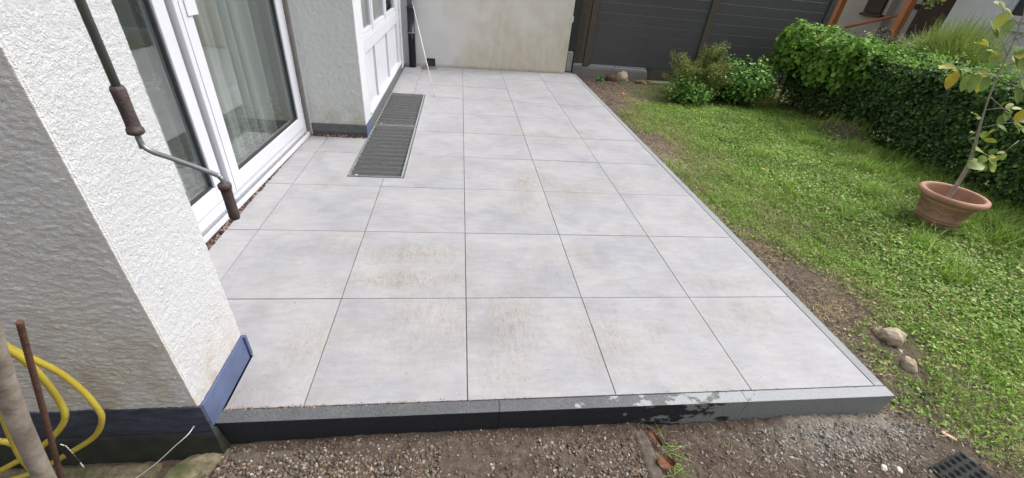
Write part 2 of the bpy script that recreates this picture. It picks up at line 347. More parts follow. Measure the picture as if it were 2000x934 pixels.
def lace():
    N = NT('lace_net_curtain')
    v = N.n('TexVoronoi', i_Scale=5.5); N.l(N.mapped((.35, 1, .85)), v.inputs['Vector'])
    flower = N.ramp(v.outputs['Distance'], [(.10, 1.), (.30, .0)])
    petals = N.ramp(N.noise(42, 3, .6, N.mapped((.4, 1, 1)), 1.5), [(.47, 0.), (.53, 1.)])
    fm = N.math('MULTIPLY', flower, petals)
    z = N.n('SeparateXYZ'); N.l(N.pos(), z.inputs[0])
    low = N.n('MapRange', i_1=.2, i_2=.55, i_3=.75, i_4=.0); N.l(z.outputs[2], low.inputs[0])
    hem = N.math('MULTIPLY', low.outputs[0], N.ramp(N.noise(26, 3, .6, N.mapped((.4, 1, 1)), 2.), [(.46, 0.), (.52, 1.)]))
    fac = N.math('MINIMUM', N.math('ADD', N.math('ADD', .55, N.math('MULTIPLY', fm, .45)), N.math('MULTIPLY', hem, .4)), .95)
    tr = N.n('BsdfTransparent'); df = N.n('BsdfDiffuse'); df.inputs[0].default_value = (.82, .84, .82, 1)
    tl = N.n('BsdfTranslucent'); tl.inputs[0].default_value = (.8, .82, .8, 1)
    m1 = N.n('MixShader'); m1.inputs[0].default_value = .35; N.l(df.outputs[0], m1.inputs[1]); N.l(tl.outputs[0], m1.inputs[2])
    m2 = N.n('MixShader'); N.l(fac, m2.inputs[0]); N.l(tr.outputs[0], m2.inputs[1]); N.l(m1.outputs[0], m2.inputs[2])
    N.l(m2.outputs[0], N.o.inputs[0]); return N.m
M['lace'] = lace()
M['room'] = simple('room_wall', (.42, .38, .32), None, 3, .9)
M['room_floor'] = simple('parquet', (.22, .13, .08), (.14, .08, .05), 8, .4)

# ------------------------------------------------------------------ geometry helpers
def link(name, me, mat, parent=None, smooth=False):
    o = bpy.data.objects.new(name, me); COL.objects.link(o)
    for mm in (mat if isinstance(mat, (list, tuple)) else [mat]): me.materials.append(mm)
    if smooth: me.polygons.foreach_set('use_smooth', np.full(len(me.polygons), bool(smooth)))
    if parent: o.parent = parent; o.matrix_parent_inverse = Matrix.Translation(-parent.location) if False else parent.matrix_world.inverted()
    return o
def obj(name, bm, mat, parent=None, smooth=False, origin=True):
    me = bpy.data.meshes.new(name); bm.normal_update(); bm.to_mesh(me); bm.free()
    return link(name, me, mat, parent, smooth)
def npmesh(name, V, F, mat, parent=None, smooth=False):
    """V (n,3); F (m,k) constant-k faces"""
    me = bpy.data.meshes.new(name); V = np.ascontiguousarray(V, np.float32); F = np.ascontiguousarray(F, np.int32)
    me.vertices.add(len(V)); me.vertices.foreach_set('co', V.ravel())
    mcount, k = F.shape
    me.loops.add(mcount * k); me.loops.foreach_set('vertex_index', F.ravel())
    me.polygons.add(mcount); me.polygons.foreach_set('loop_start', np.arange(0, mcount * k, k, dtype=np.int32))
    me.update(calc_edges=True); me.validate()
    me.polygons.foreach_set('use_smooth', np.full(mcount, bool(smooth)))
    return link(name, me, mat, parent, smooth)
def tag(o, label=None, cat=None, group=None, kind=None):
    if label: o['label'] = label
    if cat: o['category'] = cat
    if group: o['group'] = group
    if kind: o['kind'] = kind
    return o
def thing(name, label, cat, loc=(0, 0, 0), group=None):
    o = bpy.data.objects.new(name, None); COL.objects.link(o); o.location = loc; o.empty_display_size = .1
    o.matrix_world = Matrix.Translation(loc)
    return tag(o, label, cat, group)
def box(bm, x0, x1, y0, y1, z0, z1, bev=0., M4=None, mi=0):
    vs = [bm.verts.new(p) for p in [(x0, y0, z0), (x1, y0, z0), (x1, y1, z0), (x0, y1, z0), (x0, y0, z1), (x1, y0, z1), (x1, y1, z1), (x0, y1, z1)]]
    fs = [bm.faces.new([vs[i] for i in q]) for q in [(0, 3, 2, 1), (4, 5, 6, 7), (0, 1, 5, 4), (1, 2, 6, 5), (2, 3, 7, 6), (3, 0, 4, 7)]]
    for f in fs: f.material_index = mi
    if bev:
        es = list({e for f in fs for e in f.edges})
        r = bmesh.ops.bevel(bm, geom=es, offset=bev, segments=2, profile=.5, affect='EDGES')
        vs = [v for v in set(v for f in r['faces'] for v in f.verts)] if r['faces'] else vs
    if M4 is not None:
        vv = vs if not bev else {v for f in bm.faces for v in f.verts if not v.tag}
        bmesh.ops.transform(bm, matrix=M4, verts=list(vv))
    return fs
def tube(bm, pts, rad, seg=10, cap=True):
    pts = [Vector(p) for p in pts]; n = len(pts)
    rads = rad if hasattr(rad, '__len__') else [rad] * n
    rings = []; up = None
    for i, p in enumerate(pts):
        t = (pts[min(i + 1, n - 1)] - pts[max(i - 1, 0)]).normalized()
        if up is None:
            up = t.orthogonal().normalized()
        else:
            up = (up - t * up.dot(t)).normalized()
        b = t.cross(up)
        rings.append([bm.verts.new(p + (up * math.cos(a) + b * math.sin(a)) * rads[i]) for a in [2 * math.pi * k / seg for k in range(seg)]])
    for a, b in zip(rings, rings[1:]):
        for k in range(seg):
            f = bm.faces.new((a[k], a[(k + 1) % seg], b[(k + 1) % seg], b[k])); f.smooth = True
    if cap:
        bm.faces.new(rings[0][::-1]); bm.faces.new(rings[-1])
def smooth_path(pts, sub=6):
    P = [Vector(p) for p in pts]; out = []
    for i in range(len(P) - 1):
        p0 = P[max(i - 1, 0)]; p1 = P[i]; p2 = P[i + 1]; p3 = P[min(i + 2, len(P) - 1)]
        for k in range(sub):
            t = k / sub
            out.append(.5 * ((2 * p1) + (p2 - p0) * t + (2 * p0 - 5 * p1 + 4 * p2 - p3) * t * t + (3 * p1 - p0 - 3 * p2 + p3) * t ** 3))
    out.append(P[-1]); return out
def lathe(bm, prof, seg=40, center=(0, 0)):
    rings = []
    for r, z in prof:
        rings.append([bm.verts.new((center[0] + r * math.cos(2 * math.pi * k / seg), center[1] + r * math.sin(2 * math.pi * k / seg), z)) for k in range(seg)] if r > 1e-6 else [bm.verts.new((center[0], center[1], z))])
    for a, b in zip(rings, rings[1:]):
        if len(a) == 1 and len(b) == 1: continue
        for k in range(seg):
            q = (k + 1) % seg
            if len(a) == 1: f = bm.faces.new((a[0], b[q], b[k]))
            elif len(b) == 1: f = bm.faces.new((a[k], a[q], b[0]))
            else: f = bm.faces.new((a[k], a[q], b[q], b[k]))
            f.smooth = True
def hash3(ix, iy, iz, s):
    h = (ix.astype(np.int64) * 73856093) ^ (iy.astype(np.int64) * 19349663) ^ (iz.astype(np.int64) * 83492791) ^ (s * 2654435761)
    h = (h ^ (h >> 13)) * 1274126177; h = h & 0x7fffffff
    h = (h ^ (h >> 15)) * 69069; return ((h >> 4) & 0xffff) / 65535.
def vnoise(x, y, z=0., s=1):
    x, y, z = np.broadcast_arrays(np.asarray(x, float), np.asarray(y, float), np.asarray(z, float))
    X, Y, Z = np.floor(x), np.floor(y), np.floor(z); fx, fy, fz = x - X, y - Y, z - Z
    fx, fy, fz = [t * t * (3 - 2 * t) for t in (fx, fy, fz)]
    X, Y, Z = X.astype(np.int64), Y.astype(np.int64), Z.astype(np.int64); r = 0
    for a in (0, 1):
        for b in (0, 1):
            for c in (0, 1):
                r = r + hash3(X + a, Y + b, Z + c, s) * (fx if a else 1 - fx) * (fy if b else 1 - fy) * (fz if c else 1 - fz)
    return r
def fbm(x, y, z=0., s=1, o=4):
    r = 0; a = .5
    for k in range(o):
        r = r + a * vnoise(x * 2 ** k, y * 2 ** k, np.asarray(z) * 2 ** k, s + k); a *= .5
    return r / (1 - .5 ** o)
def scatter(name, TV, TF, pos, ax, ay, az, mat, parent=None, smooth=False):
    """copy a template (TV,TF) to pos with axes ax,ay,az (n,3 already scaled)"""
    n = len(pos); TV = np.asarray(TV, float); TF = np.asarray(TF, int)
    V = pos[:, None, :] + TV[None, :, 0:1] * ax[:, None, :] + TV[None, :, 1:2] * ay[:, None, :] + TV[None, :, 2:3] * az[:, None, :]
    F = TF[None] + (np.arange(n) * len(TV))[:, None, None]
    return npmesh(name, V.reshape(-1, 3), F.reshape(-1, TF.shape[1]), mat, parent, smooth)
def frames(n, nrm=None, spread=1.):
    """random orthonormal frames whose z is near nrm (n,3)"""
    z = rng.normal(size=(n, 3)) * spread + (nrm if nrm is not None else 0)
    z /= np.linalg.norm(z, axis=1)[:, None]
    t = rng.normal(size=(n, 3)); x = np.cross(t, z); x /= np.linalg.norm(x, axis=1)[:, None]
    return x, np.cross(z, x), z
LEAF_V = [(0, 0, 0), (.28, .42, .10), (.62, .40, .10), (1, 0, 0.0), (.62, -.40, .10), (.28, -.42, .10), (.5, 0, 0)]
LEAF_F = [(0, 6, 2, 1), (6, 3, 2, 2), (0, 5, 4, 6), (6, 4, 3, 3)]
LEAF_F = [(0, 6, 1), (6, 2, 1), (6, 3, 2), (0, 5, 6), (5, 4, 6), (6, 4, 3)]
def leaves(name, pos, nrm, size, mat, parent=None, spread=.7, width=1.):
    n = len(pos); x, y, z = frames(n, nrm, spread); s = (size * rng.uniform(.6, 1.25, n))[:, None]
    return scatter(name, LEAF_V, LEAF_F, pos, x * s, y * s * width, z * s, mat, parent)

# ------------------------------------------------------------------ ground
def hgt(x, y):
    h = -.135 + .03 * (fbm(x * 1.7, y * 1.7, 0, 5, 4) - .5) + .030 * (fbm(x * 14, y * 14, 0, 9, 4) - .5)
    front = np.clip((.02 - y) / .15, 0, 1)
    h = np.where((y < .0) & (x < .72), -.112 + .012 * (fbm(x * 16, y * 16, 0, 9, 4) - .5) - .02 * np.clip((-.4 - x) / .5, 0, 1), h)
    # concrete haunch under the front kerb's right end
    h = h + .035 * np.exp(-((x - 1.5) / .22) ** 2 - ((y + .07) / .05) ** 2)
    # spoil heap beside the block and mound beneath the hedge
    h = h + .07 * np.exp(-((x - 2.75) / .55) ** 2 - ((y - 5.9) / .42) ** 2) * (.4 + fbm(x * 9, y * 9, 0, 3))
    h = h + .26 * np.exp(-((x - 5.02) / .20) ** 2 - ((y - 3.95) / .34) ** 2) * (.3 + fbm(x * 9, y * 9, 0, 3))
    return h
gx = np.unique(np.r_[np.arange(-2.2, .6, .025), np.arange(.6, 2.6, .008), np.arange(2.6, 7.2, .025)]); gy = np.unique(np.r_[np.arange(-1.6, -.8, .03), np.arange(-.8, 1.2, .008), np.arange(1.2, 7.6, .025)])
GX, GY = np.meshgrid(gx, gy, indexing='ij'); GZ = hgt(GX, GY) + .012 * (fbm(GX * 55, GY * 55, 0, 19, 3) - .5)
inside = (GX < 1.835) & (GY > .0)
GZ = np.where(inside, -.95, GZ)
edge = (GX <= gx[0] + .01) | (GX >= gx[-1] - .01) | (GY <= gy[0] + .01) | (GY >= gy[-1] - .01)
GZ = np.where(edge & ~inside, -.15, GZ)
nx_, ny_ = GX.shape; idx = np.arange(nx_ * ny_).reshape(nx_, ny_)
F = np.stack([idx[:-1, :-1], idx[1:, :-1], idx[1:, 1:], idx[:-1, 1:]], -1).reshape(-1, 4)
V = np.stack([GX, GY, GZ], -1).reshape(-1, 3)
# skirt out to the horizon
far = 300.; a = len(V)
V = np.vstack([V, [(-far, -far, -.15), (far, -far, -.15), (far, far, -.15), (-far, far, -.15), (gx[0], gy[0], -.15), (gx[-1], gy[0], -.15), (gx[-1], gy[-1], -.15), (gx[0], gy[-1], -.15)]])
F = np.vstack([F, [(a, a + 1, a + 5, a + 4), (a + 1, a + 2, a + 6, a + 5), (a + 2, a + 3, a + 7, a + 6), (a + 3, a, a + 4, a + 7)]])
tag(npmesh('ground', V, F, M['soil'], smooth=True), kind='structure')

# ------------------------------------------------------------------ patio slabs
J = .0021
gr = (-.868, -.455, 1.945, 4.285)           # hole for the two light-well grates
def minus(r, h):
    x0, x1, y0, y1 = r; a0, a1, b0, b1 = h
    if a0 >= x1 or a1 <= x0 or b0 >= y1 or b1 <= y0: return [r]
    out = []
    if b0 > y0: out.append((x0, x1, y0, b0))
    if b1 < y1: out.append((x0, x1, b1, y1))
    m0, m1 = max(y0, b0), min(y1, b1)
    if a0 > x0: out.append((x0, a0, m0, m1))
    if a1 < x1: out.append((a1, x1, m0, m1))
    return out
bm = bmesh.new(); tid = bm.faces.layers.float_color.new('tid') if hasattr(bm.faces.layers, 'float_color') else None
V = []; Fc = []; T = []
for i in range(-3, 3):
    for j in range(0, 11):
        x0, x1 = i * .6, i * .6 + .6; y0, y1 = j * .6, j * .6 + .6
        if j == 0: y0 = .012
        x1 = min(x1, 1.797) if i == 2 else x1
        y1 = min(y1, 6.075)
        if y0 >= y1: continue
        r = (x0 + J, x1 - J, y0 + J, y1 - J)
        parts = [r]
        # left boundaries: post at the front, door recess, window wall
        def clipL(rs, xl, ya, yb):
            o = []
            for q in rs: o += minus(q, (-9, xl, ya, yb))
            return o
        parts = clipL(parts, -.868, -1, .262); parts = clipL(parts, -1.372, .262, 2.762); parts = clipL(parts, -.858, 2.762, 9)
        o = []
        for q in parts: o += minus(q, gr)
        c = tuple(rng.random(3)); dz = rng.uniform(-.0008, .0008)
        for (a0, a1, b0, b1) in o:
            if a1 - a0 < .004 or b1 - b0 < .004: continue
            k = len(V); zt = 0 + dz
            V += [(a0, b0, -.02), (a1, b0, -.02), (a1, b1, -.02), (a0, b1, -.02), (a0, b0, zt), (a1, b0, zt), (a1, b1, zt), (a0, b1, zt)]
            for q in [(4, 5, 6, 7), (0, 1, 5, 4), (1, 2, 6, 5), (2, 3, 7, 6), (3, 0, 4, 7)]:
                Fc.append([k + t for t in q]); T.append(c)
bm.free()
po = npmesh('patio_paving', np.array(V), np.array(Fc), M['tile'])
at = po.data.attributes.new('tid', 'FLOAT_COLOR', 'CORNER') if False else po.data.attributes.new('tid', 'FLOAT_VECTOR', 'FACE')
at.data.foreach_set('vector', np.array(T, np.float32).ravel())
tag(po, kind='structure')
# bedding under and between the slabs, round the light wells
bm = bmesh.new()
for r in [q for z in [(-1.45, 1.80, .262, 6.2), (-.868, 1.80, .010, .262)] for q in minus(z, gr)]:
    box(bm, r[0], r[1], r[2], r[3], -.4, -.0055)
tag(obj('paving_joints', bm, M['grout']), kind='structure')
# rubble strip along the door sill and at the return wall
def chunk_template(sub=1):
    b = bmesh.new(); bmesh.ops.create_icosphere(b, subdivisions=sub, radius=1)
    b.verts.ensure_lookup_table(); v = np.array([q.co for q in b.verts]); f = np.array([[q.index for q in fc.verts] for fc in b.faces]); b.free(); return v, f
ICO1 = chunk_template(1); ICO2 = chunk_template(2)
def chunks(name, pos, size, mat, flat=.7, tmpl=None, rough=.25, smooth=False, parent=None):
    TV, TF = tmpl or ICO1; n = len(pos)
    x, y, z = frames(n, np.tile([0, 0, 1.], (n, 1)), .5)
    s = size[:, None]
    TV = TV * (1 + rough * (np.random.default_rng(3).random((len(TV), 1)) - .5))
    return scatter(name, TV, TF, pos, x * s * rng.uniform(.8, 1.3, (n, 1)), y * s * rng.uniform(.7, 1.1, (n, 1)), z * s * flat * rng.uniform(.7, 1.2, (n, 1)), mat, parent, smooth)
n = 900; yy = rng.uniform(.27, 2.72, n); xx = -1.372 - rng.random(n) ** .8 * .035
p1 = np.stack([xx + .016 * (yy - 1.04) / 1.7 * 1, yy, -.006 + rng.uniform(0, .012, n)], 1)
n2 = 260; p2 = np.stack([rng.uniform(-1.33, -.87, n2), 2.762 - rng.random(n2) ** 2 * .03, rng.uniform(-.002, .012, n2)], 1)
M['rubble_i'] = island('mortar_rubble', [(0, (.03, .02, .025)), (.4, (.12, .06, .055)), (.7, (.28, .17, .145)), (1, (.42, .36, .32))], .95, 60)
tag(chunks('mortar_rubble', np.vstack([p1, p2]), rng.uniform(.003, .010, n + n2), M['rubble_i'], .8), kind='stuff', label='reddish mortar crumbs filling the open joint under the patio door', cat='rubble')
# sand line behind the front kerb
n = 1500; xx = rng.uniform(-.87, 1.8, n) ; keep = rng.random(n) < np.clip(1.1 - (xx + .87) / 1.1, .06, 1); xx = xx[keep]; n = len(xx)
tag(chunks('joint_sand', np.stack([xx, .0125 + rng.normal(0, .004, n), np.full(n, .001)], 1), rng.uniform(.0012, .0034, n), island('tan_sand', [(0, (.13, .09, .07)), (1, (.36, .31, .26))], .95)), kind='stuff', label='tan sand along the joint between the slabs and front kerb', cat='sand')

# ------------------------------------------------------------------ kerb stones
def kerb(name, x0, x1, y0, y1, label):
    bm = bmesh.new(); box(bm, x0, x1, y0, y1, -.26, .0008, .0025)
    bm.normal_update()
    for f in bm.faces: f.material_index = 1 if abs(f.normal.z) < .5 and f.calc_area() > 1e-4 else 0
    o = obj(name, bm, [M['granite'], M['granite_face']]); return tag(o, label, 'kerb stone', 'granite kerb stones round the patio')
kerb('kerb_stone', -.882, .1195, -.042, .010, 'soaked dark granite kerb stone at the front beside the blue plinth')
kerb('kerb_stone', .1205, 1.1495, -.042, .010, 'half dried granite kerb stone with splash marks at the front edge')
kerb('kerb_stone', 1.1505, 1.848, -.042, .010, 'pale dry granite kerb stone ending in the front right corner')
kerb('kerb_stone', 1.799, 1.846, .0125, 2.024, 'pale granite kerb stone along the lawn, the one nearest the corner')
kerb('kerb_stone', 1.799, 1.846, 2.026, 4.03, 'pale granite kerb stone along the lawn, middle of the side run')
kerb('kerb_stone', 1.799, 1.846, 4.032, 6.06, 'pale granite kerb stone along the lawn ending at the boundary block')

# ------------------------------------------------------------------ house
house = thing('house', 'white rendered house with a recessed patio door and a blue plinth', 'house', (-1.2, 2, 0))
def strip(name, path, z0, z1, ds, dz, disp, mat, parent, flipmat=None):
    """displaced render following a 2-D path (outward normal on the right of travel)"""
    P = np.array(path, float); seg = np.linalg.norm(np.diff(P, axis=0), axis=1); cum = np.r_[0, np.cumsum(seg)]
    s = np.arange(0, cum[-1], ds); s = np.unique(np.r_[s, cum])
    X = np.interp(s, cum, P[:, 0]); Y = np.interp(s, cum, P[:, 1])
    tx = np.gradient(X, s + 0 * s); ty = np.gradient(Y, s)
    nl = np.hypot(tx, ty); nx, ny = ty / nl, -tx / nl
    z = np.arange(z0, z1 + dz, dz)
    Sg, Zg = np.meshgrid(s, z, indexing='ij'); d = disp(Sg, Zg, X[:, None] + 0 * Zg, Y[:, None] + 0 * Zg)
    V = np.stack([X[:, None] + nx[:, None] * d, Y[:, None] + ny[:, None] * d, Zg], -1)
    a, b = Sg.shape; idx = np.arange(a * b).reshape(a, b)
    F = np.stack([idx[:-1, :-1], idx[1:, :-1], idx[1:, 1:], idx[:-1, 1:]], -1).reshape(-1, 4)
    mi = (Y[:-1, None] * 0 + np.zeros((1, b - 1))).astype(int)
    o = npmesh(name, V.reshape(-1, 3), F, mat, parent, smooth=True)
    if flipmat:
        mm = flipmat((X[:-1] + X[1:]) / 2, (Y[:-1] + Y[1:]) / 2, nx[:-1], ny[:-1])
        o.data.polygons.foreach_set('material_index', np.repeat(mm.astype(np.int32), b - 1))
    return o
def rough_disp(s, z, x, y):
    front = (y < -.055)
    a = fbm(s * 95 + z * 15, z * 190, 0, 21, 2) + .4 * vnoise(s * 40 + z * 30, z * 130, 0, 4)
    b = fbm(s * 130, z * 130, 0, 31, 2) * 1.2
    big = fbm(s * 9, z * 9, 0, 8, 2)
    d = np.where(front, a * .0052, b * .0031) + big * .002 - .0035
    d = np.where((x > -.90) & (y < -.05), d * .35, d)
    return d
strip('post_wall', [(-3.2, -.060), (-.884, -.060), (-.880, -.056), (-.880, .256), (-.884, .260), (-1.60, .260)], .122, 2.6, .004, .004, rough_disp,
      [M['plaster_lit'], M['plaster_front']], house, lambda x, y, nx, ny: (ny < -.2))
bm = bmesh.new(); box(bm, -3.2, -.886, -.054, .254, .10, 2.62); obj('wall_core', bm, M['plaster_front'], house)
# blue plinth on the side face, weathered navy plinth on the front face
bm = bmesh.new(); box(bm, -.95, -.874, -.052, .247, .0, .118, .002)
obj('blue_plinth', bm, M['blue'], house)
bm = bmesh.new(); box(bm, -.915, -.8655, .248, .262, .012, .116, .0015); obj('plinth_strip', bm, M['blue'], house)
bm = bmesh.new(); box(bm, -3.2, -.8725, -.066, -.053, -.01, .127, .003)
v = [(-.8725, -.066, -.012), (-.845, -.105, -.20), (-3.2, -.105, -.20), (-3.2, -.066, -.012), (-.8725, -.045, -.012), (-.845, -.045, -.20), (-3.2, -.045, -.20), (-3.2, -.045, -.012)]
vv = [bm.verts.new(p) for p in v]
for q in [(3, 2, 1, 0), (0, 1, 5, 4), (3, 0, 4, 7)]: bm.faces.new([vv[i] for i in q])
obj('front_plinth', bm, M['plinth_front'], house)
# return wall + window wall corner
def ret_disp(s, z, x, y):
    return (fbm(s * 60, z * 60, 0, 41, 3) * .003 + np.abs(fbm(s * 24, z * 24, 0, 44, 2) - .5) * .008 - .003) * (x < -.872)
strip('return_wall', [(-1.45, 2.770), (-.872, 2.770), (-.866, 2.776), (-.866, 3.02)], .108, 2.6, .006, .006, ret_disp, [M['white_paint'], M['plaster_return']], house, lambda x, y, nx, ny: (ny < -.5))
bm = bmesh.new(); box(bm, -1.45, -.872, 2.774, 3.02, .1, 2.62); obj('wall_core', bm, M['plaster_return'], house)
bm = bmesh.new()
box(bm, -1.36, -.870, 2.758, 2.80, .035, .110, .004); box(bm, -1.36, -.868, 2.766, 2.80, -.01, .034, .003)
obj('return_base', bm, M['bitumen'], house)
bm = bmesh.new(); box(bm, -.872, -.861, 2.757, 2.93, .004, .114, .002); obj('blue_plinth', bm, M['blue'], house)
# concrete upstand below the windows
bm = bmesh.new(); box(bm, -1.0, -.872, 2.93, 5.42, -.02, .105, .004); box(bm, -1.0, -.876, 5.42, 5.95, -.02, .03, .004); obj('window_upstand', bm, M['bitumen'], house)

# window wall with three bays: frame with solid panels below and glazing above
b = bmesh.new(); box(b, -.925, -.864, 3.02, 5.40, .105, .175, .003); box(b, -.925, -.864, 3.02, 5.40, .655, .765, .003)
for a, c in ((3.0205, 3.06), (3.505, 3.575), (4.30, 4.385), (5.15, 5.40)): box(b, -.925, -.865, a, c, .175, 2.6, .003)
for a, c in ((3.062, 3.503), (3.577, 4.298), (4.387, 5.148)): box(b, -.915, -.8675, a, c, .765, .792, .003)
box(b, -.90, -.852, 3.02, 5.40, .135, .150, .003)
win = obj('window_unit', b, M['white_pvc'], house)
for a, c in ((3.06, 3.505), (3.575, 4.30), (4.385, 5.15)):
    bm = bmesh.new(); box(bm, -.90, -.886, a, c, .175, .655)
    obj('solid_panel', bm, M['white_pvc'], win)
    bm = bmesh.new(); g = .035
    box(bm, -.91, -.872, a + .001, a + g, .792, 2.5, .003); box(bm, -.91, -.872, c - g, c - .001, .792, 2.5, .003); box(bm, -.91, -.873, a + g, c - g, .794, .83, .003)
    obj('sash_frame', bm, M['white_pvc'], win)
    bm = bmesh.new(); box(bm, -.895, -.889, a + g, c - g, .83, 2.5); obj('pane', bm, M['glass'], win)
bm = bmesh.new(); box(bm, -.90, -.862, 5.445, 5.475, .03, 2.6, .003); box(bm, -.95, -.872, 5.475, 5.93, .03, 2.6, .003); box(bm, -.95, -.858, 5.50, 5.62, .031, 2.59, .004)
obj('wall_trim', bm, M['white_paint'], house)
bm = bmesh.new(); box(bm, -.95, -.885, 5.40, 5.445, .03, 2.6); obj('shadow_gap', bm, M['grey_seal'], house)
# dim room behind the window bays and door: one shell
def shell(name, x0, x1, y0, y1, z0, z1, mats, parent, open_side='+x'):
    bm = bmesh.new(); vs = [bm.verts.new(p) for p in [(x0, y0, z0), (x1, y0, z0), (x1, y1, z0), (x0, y1, z0), (x0, y0, z1), (x1, y0, z1), (x1, y1, z1), (x0, y1, z1)]]
    for q, mi in [((0, 1, 2, 3), 1), ((7, 6, 5, 4), 0), ((4, 5, 1, 0), 0), ((6, 7, 3, 2), 0), ((7, 4, 0, 3), 0)]:
        f = bm.faces.new([vs[i] for i in q]); f.material_index = mi
    return obj(name, bm, mats, parent)
shell('room', -5, -1.46, .262, 2.76, .03, 2.5, [M['room'], M['room_floor']], house)
shell('room', -3, -.93, 3.03, 5.40, .12, 2.5, [M['room'], M['room_floor']], house)
# wall over the door and roof slab edge
bm = bmesh.new(); box(bm, -1.6, -1.33, .262, 2.768, 2.32, 2.6); obj('door_lintel', bm, M['plaster_lit'], house)

# patio door, built in its own frame: local Y along the opening, local X outward
door = bpy.data.objects.new('patio_door', None); COL.objects.link(door)
DM = Matrix.Translation((-1.415, 1.04, 0)) @ Matrix.Rotation(-math.atan(.0367), 4, 'Z')
door.parent = house; door.matrix_parent_inverse = house.matrix_world.inverted(); door.matrix_world = DM
def dobj(name, bm, mat, parent=None):
    o = obj(name, bm, mat); o.parent = parent or door; return o
y0, y1 = -.79, 1.685       # local extents
bm = bmesh.new()
box(bm, -.09, .012, y0, y1, .012, .045, .003)          # sill
box(bm, -.10, -.012, y0, y1, .052, .105, .003)         # outer frame, bottom rail
box(bm, -.10, -.012, y1 - .075, y1, .105, 2.30, .003); box(bm, -.10, -.012, y0, y0 + .07, .105, 2.30, .003); box(bm, -.10, -.012, y0 + .07, y1 - .075, 2.24, 2.30, .003)
frame = dobj('door_frame', bm, M['white_pvc'])
bm = bmesh.new(); box(bm, -.05, .004, y0, y1 - .06, .0455, .0585, .001); box(bm, -.045, -.002, y0, y1, -.01, .0115); dobj('threshold_rail', bm, M['alu'])
def sash(a, b, xo, glass_x, stl, str_, name):
    bm = bmesh.new(); zt, zb = 2.235, .11
    box(bm, xo - .065, xo, a, a + stl, zb, zt, .004); box(bm, xo - .065, xo, b - str_, b, zb, zt, .004)
    box(bm, xo - .065, xo - .001, a + stl, b - str_, zb, zb + .095, .004); box(bm, xo - .065, xo - .001, a + stl, b - str_, zt - .08, zt, .004)
    sh = dobj(name, bm, M['white_pvc'])
    bm = bmesh.new(); g0, g1, h0, h1 = a + stl, b - str_, zb + .095, zt - .08; e = .011
    for q in ((g0, g0 + e, h0, h1), (g1 - e, g1, h0, h1), (g0 + e, g1 - e, h0, h0 + e), (g0 + e, g1 - e, h1 - e, h1)):
        box(bm, xo - .03, xo - .012, q[0], q[1], q[2], q[3])
    s_ = dobj('glazing_seal', bm, M['grey_seal'], sh)
    bm = bmesh.new(); box(bm, xo - .035, xo - .028, g0, g1, h0, h1); dobj('pane', bm, M['glass'], sh)
    return sh
sash(y0 + .072, .365, -.022, 0, .08, .085, 'fixed_sash')
s2 = sash(.335 + .045, y1 - .078, .006, 0, .125, .085, 'sliding_sash')
bm = bmesh.new(); box(bm, .0062, .010, .415, .425, .12, 2.2, .001); dobj('cover_strip', bm, M['white_pvc'], s2)
bm = bmesh.new(); box(bm, .006, .014, .455, .545, 1.065, 1.20, .001); dobj('paper_note', bm, M['white_paint'], s2)
bm = bmesh.new(); box(bm, .006, .016, .36, .38, .0592, .08, .001); dobj('drain_cap', bm, M['alu'], s2)
# grey jamb profile and pale guide cord next to the return wall
bm = bmesh.new(); box(bm, -.03, .012, y1 + .003, y1 + .030, .0, 2.3, .002); dobj('jamb_profile', bm, simple('taupe_profile', (.22, .205, .18), None, 10, .6))
bm = bmesh.new(); box(bm, -.02, .022, y1 + .032, y1 + .046, .012, 2.3, .002); tube(bm, [(.03, y1 + .054, 2.3), (.03, y1 + .054, .1), (.034, y1 + .055, .03), (.05, y1 + .05, .006)], .005, 8)
dobj('shutter_guide', bm, M['white_pvc'])

# net curtain
ys = np.arange(.30, 2.74, .006); zs = np.linspace(.06, 2.28, 40)
ph = np.cumsum(.006 / (.10 + .06 * fbm(ys * 3, 0 * ys, 0, 61, 2))) * 2 * np.pi * .9
Yg, Zg = np.meshgrid(ys, zs, indexing='ij'); PH = ph[:, None] + .25 * np.sin(Zg * 2)
Xg = -1.56 + .036 * np.sin(PH) * (.6 + .4 * (2.3 - Zg) / 2.3) + .012 * np.sin(PH * 2.3)
idx = np.arange(Xg.size).reshape(Xg.shape); F = np.stack([idx[:-1, :-1], idx[1:, :-1], idx[1:, 1:], idx[:-1, 1:]], -1).reshape(-1, 4)
tag(npmesh('net_curtain', np.stack([Xg, Yg, Zg], -1).reshape(-1, 3), F, M['lace'], smooth=True), 'white floral lace net curtain hanging in folds behind the patio door', 'curtain')
ys = np.arange(3.05, 5.38, .02); Yg, Zg = np.meshgrid(ys, np.linspace(.2, 2.3, 12), indexing='ij'); Xg = -1.03 + .03 * np.sin(Yg * 55)
idx = np.arange(Xg.size).reshape(Xg.shape); F = np.stack([idx[:-1, :-1], idx[1:, :-1], idx[1:, 1:], idx[:-1, 1:]], -1).reshape(-1, 4)
tag(npmesh('net_curtain', np.stack([Xg, Yg, Zg], -1).reshape(-1, 3), F, M['lace'], smooth=True), 'net curtain behind the small panes of the panelled window', 'curtain')

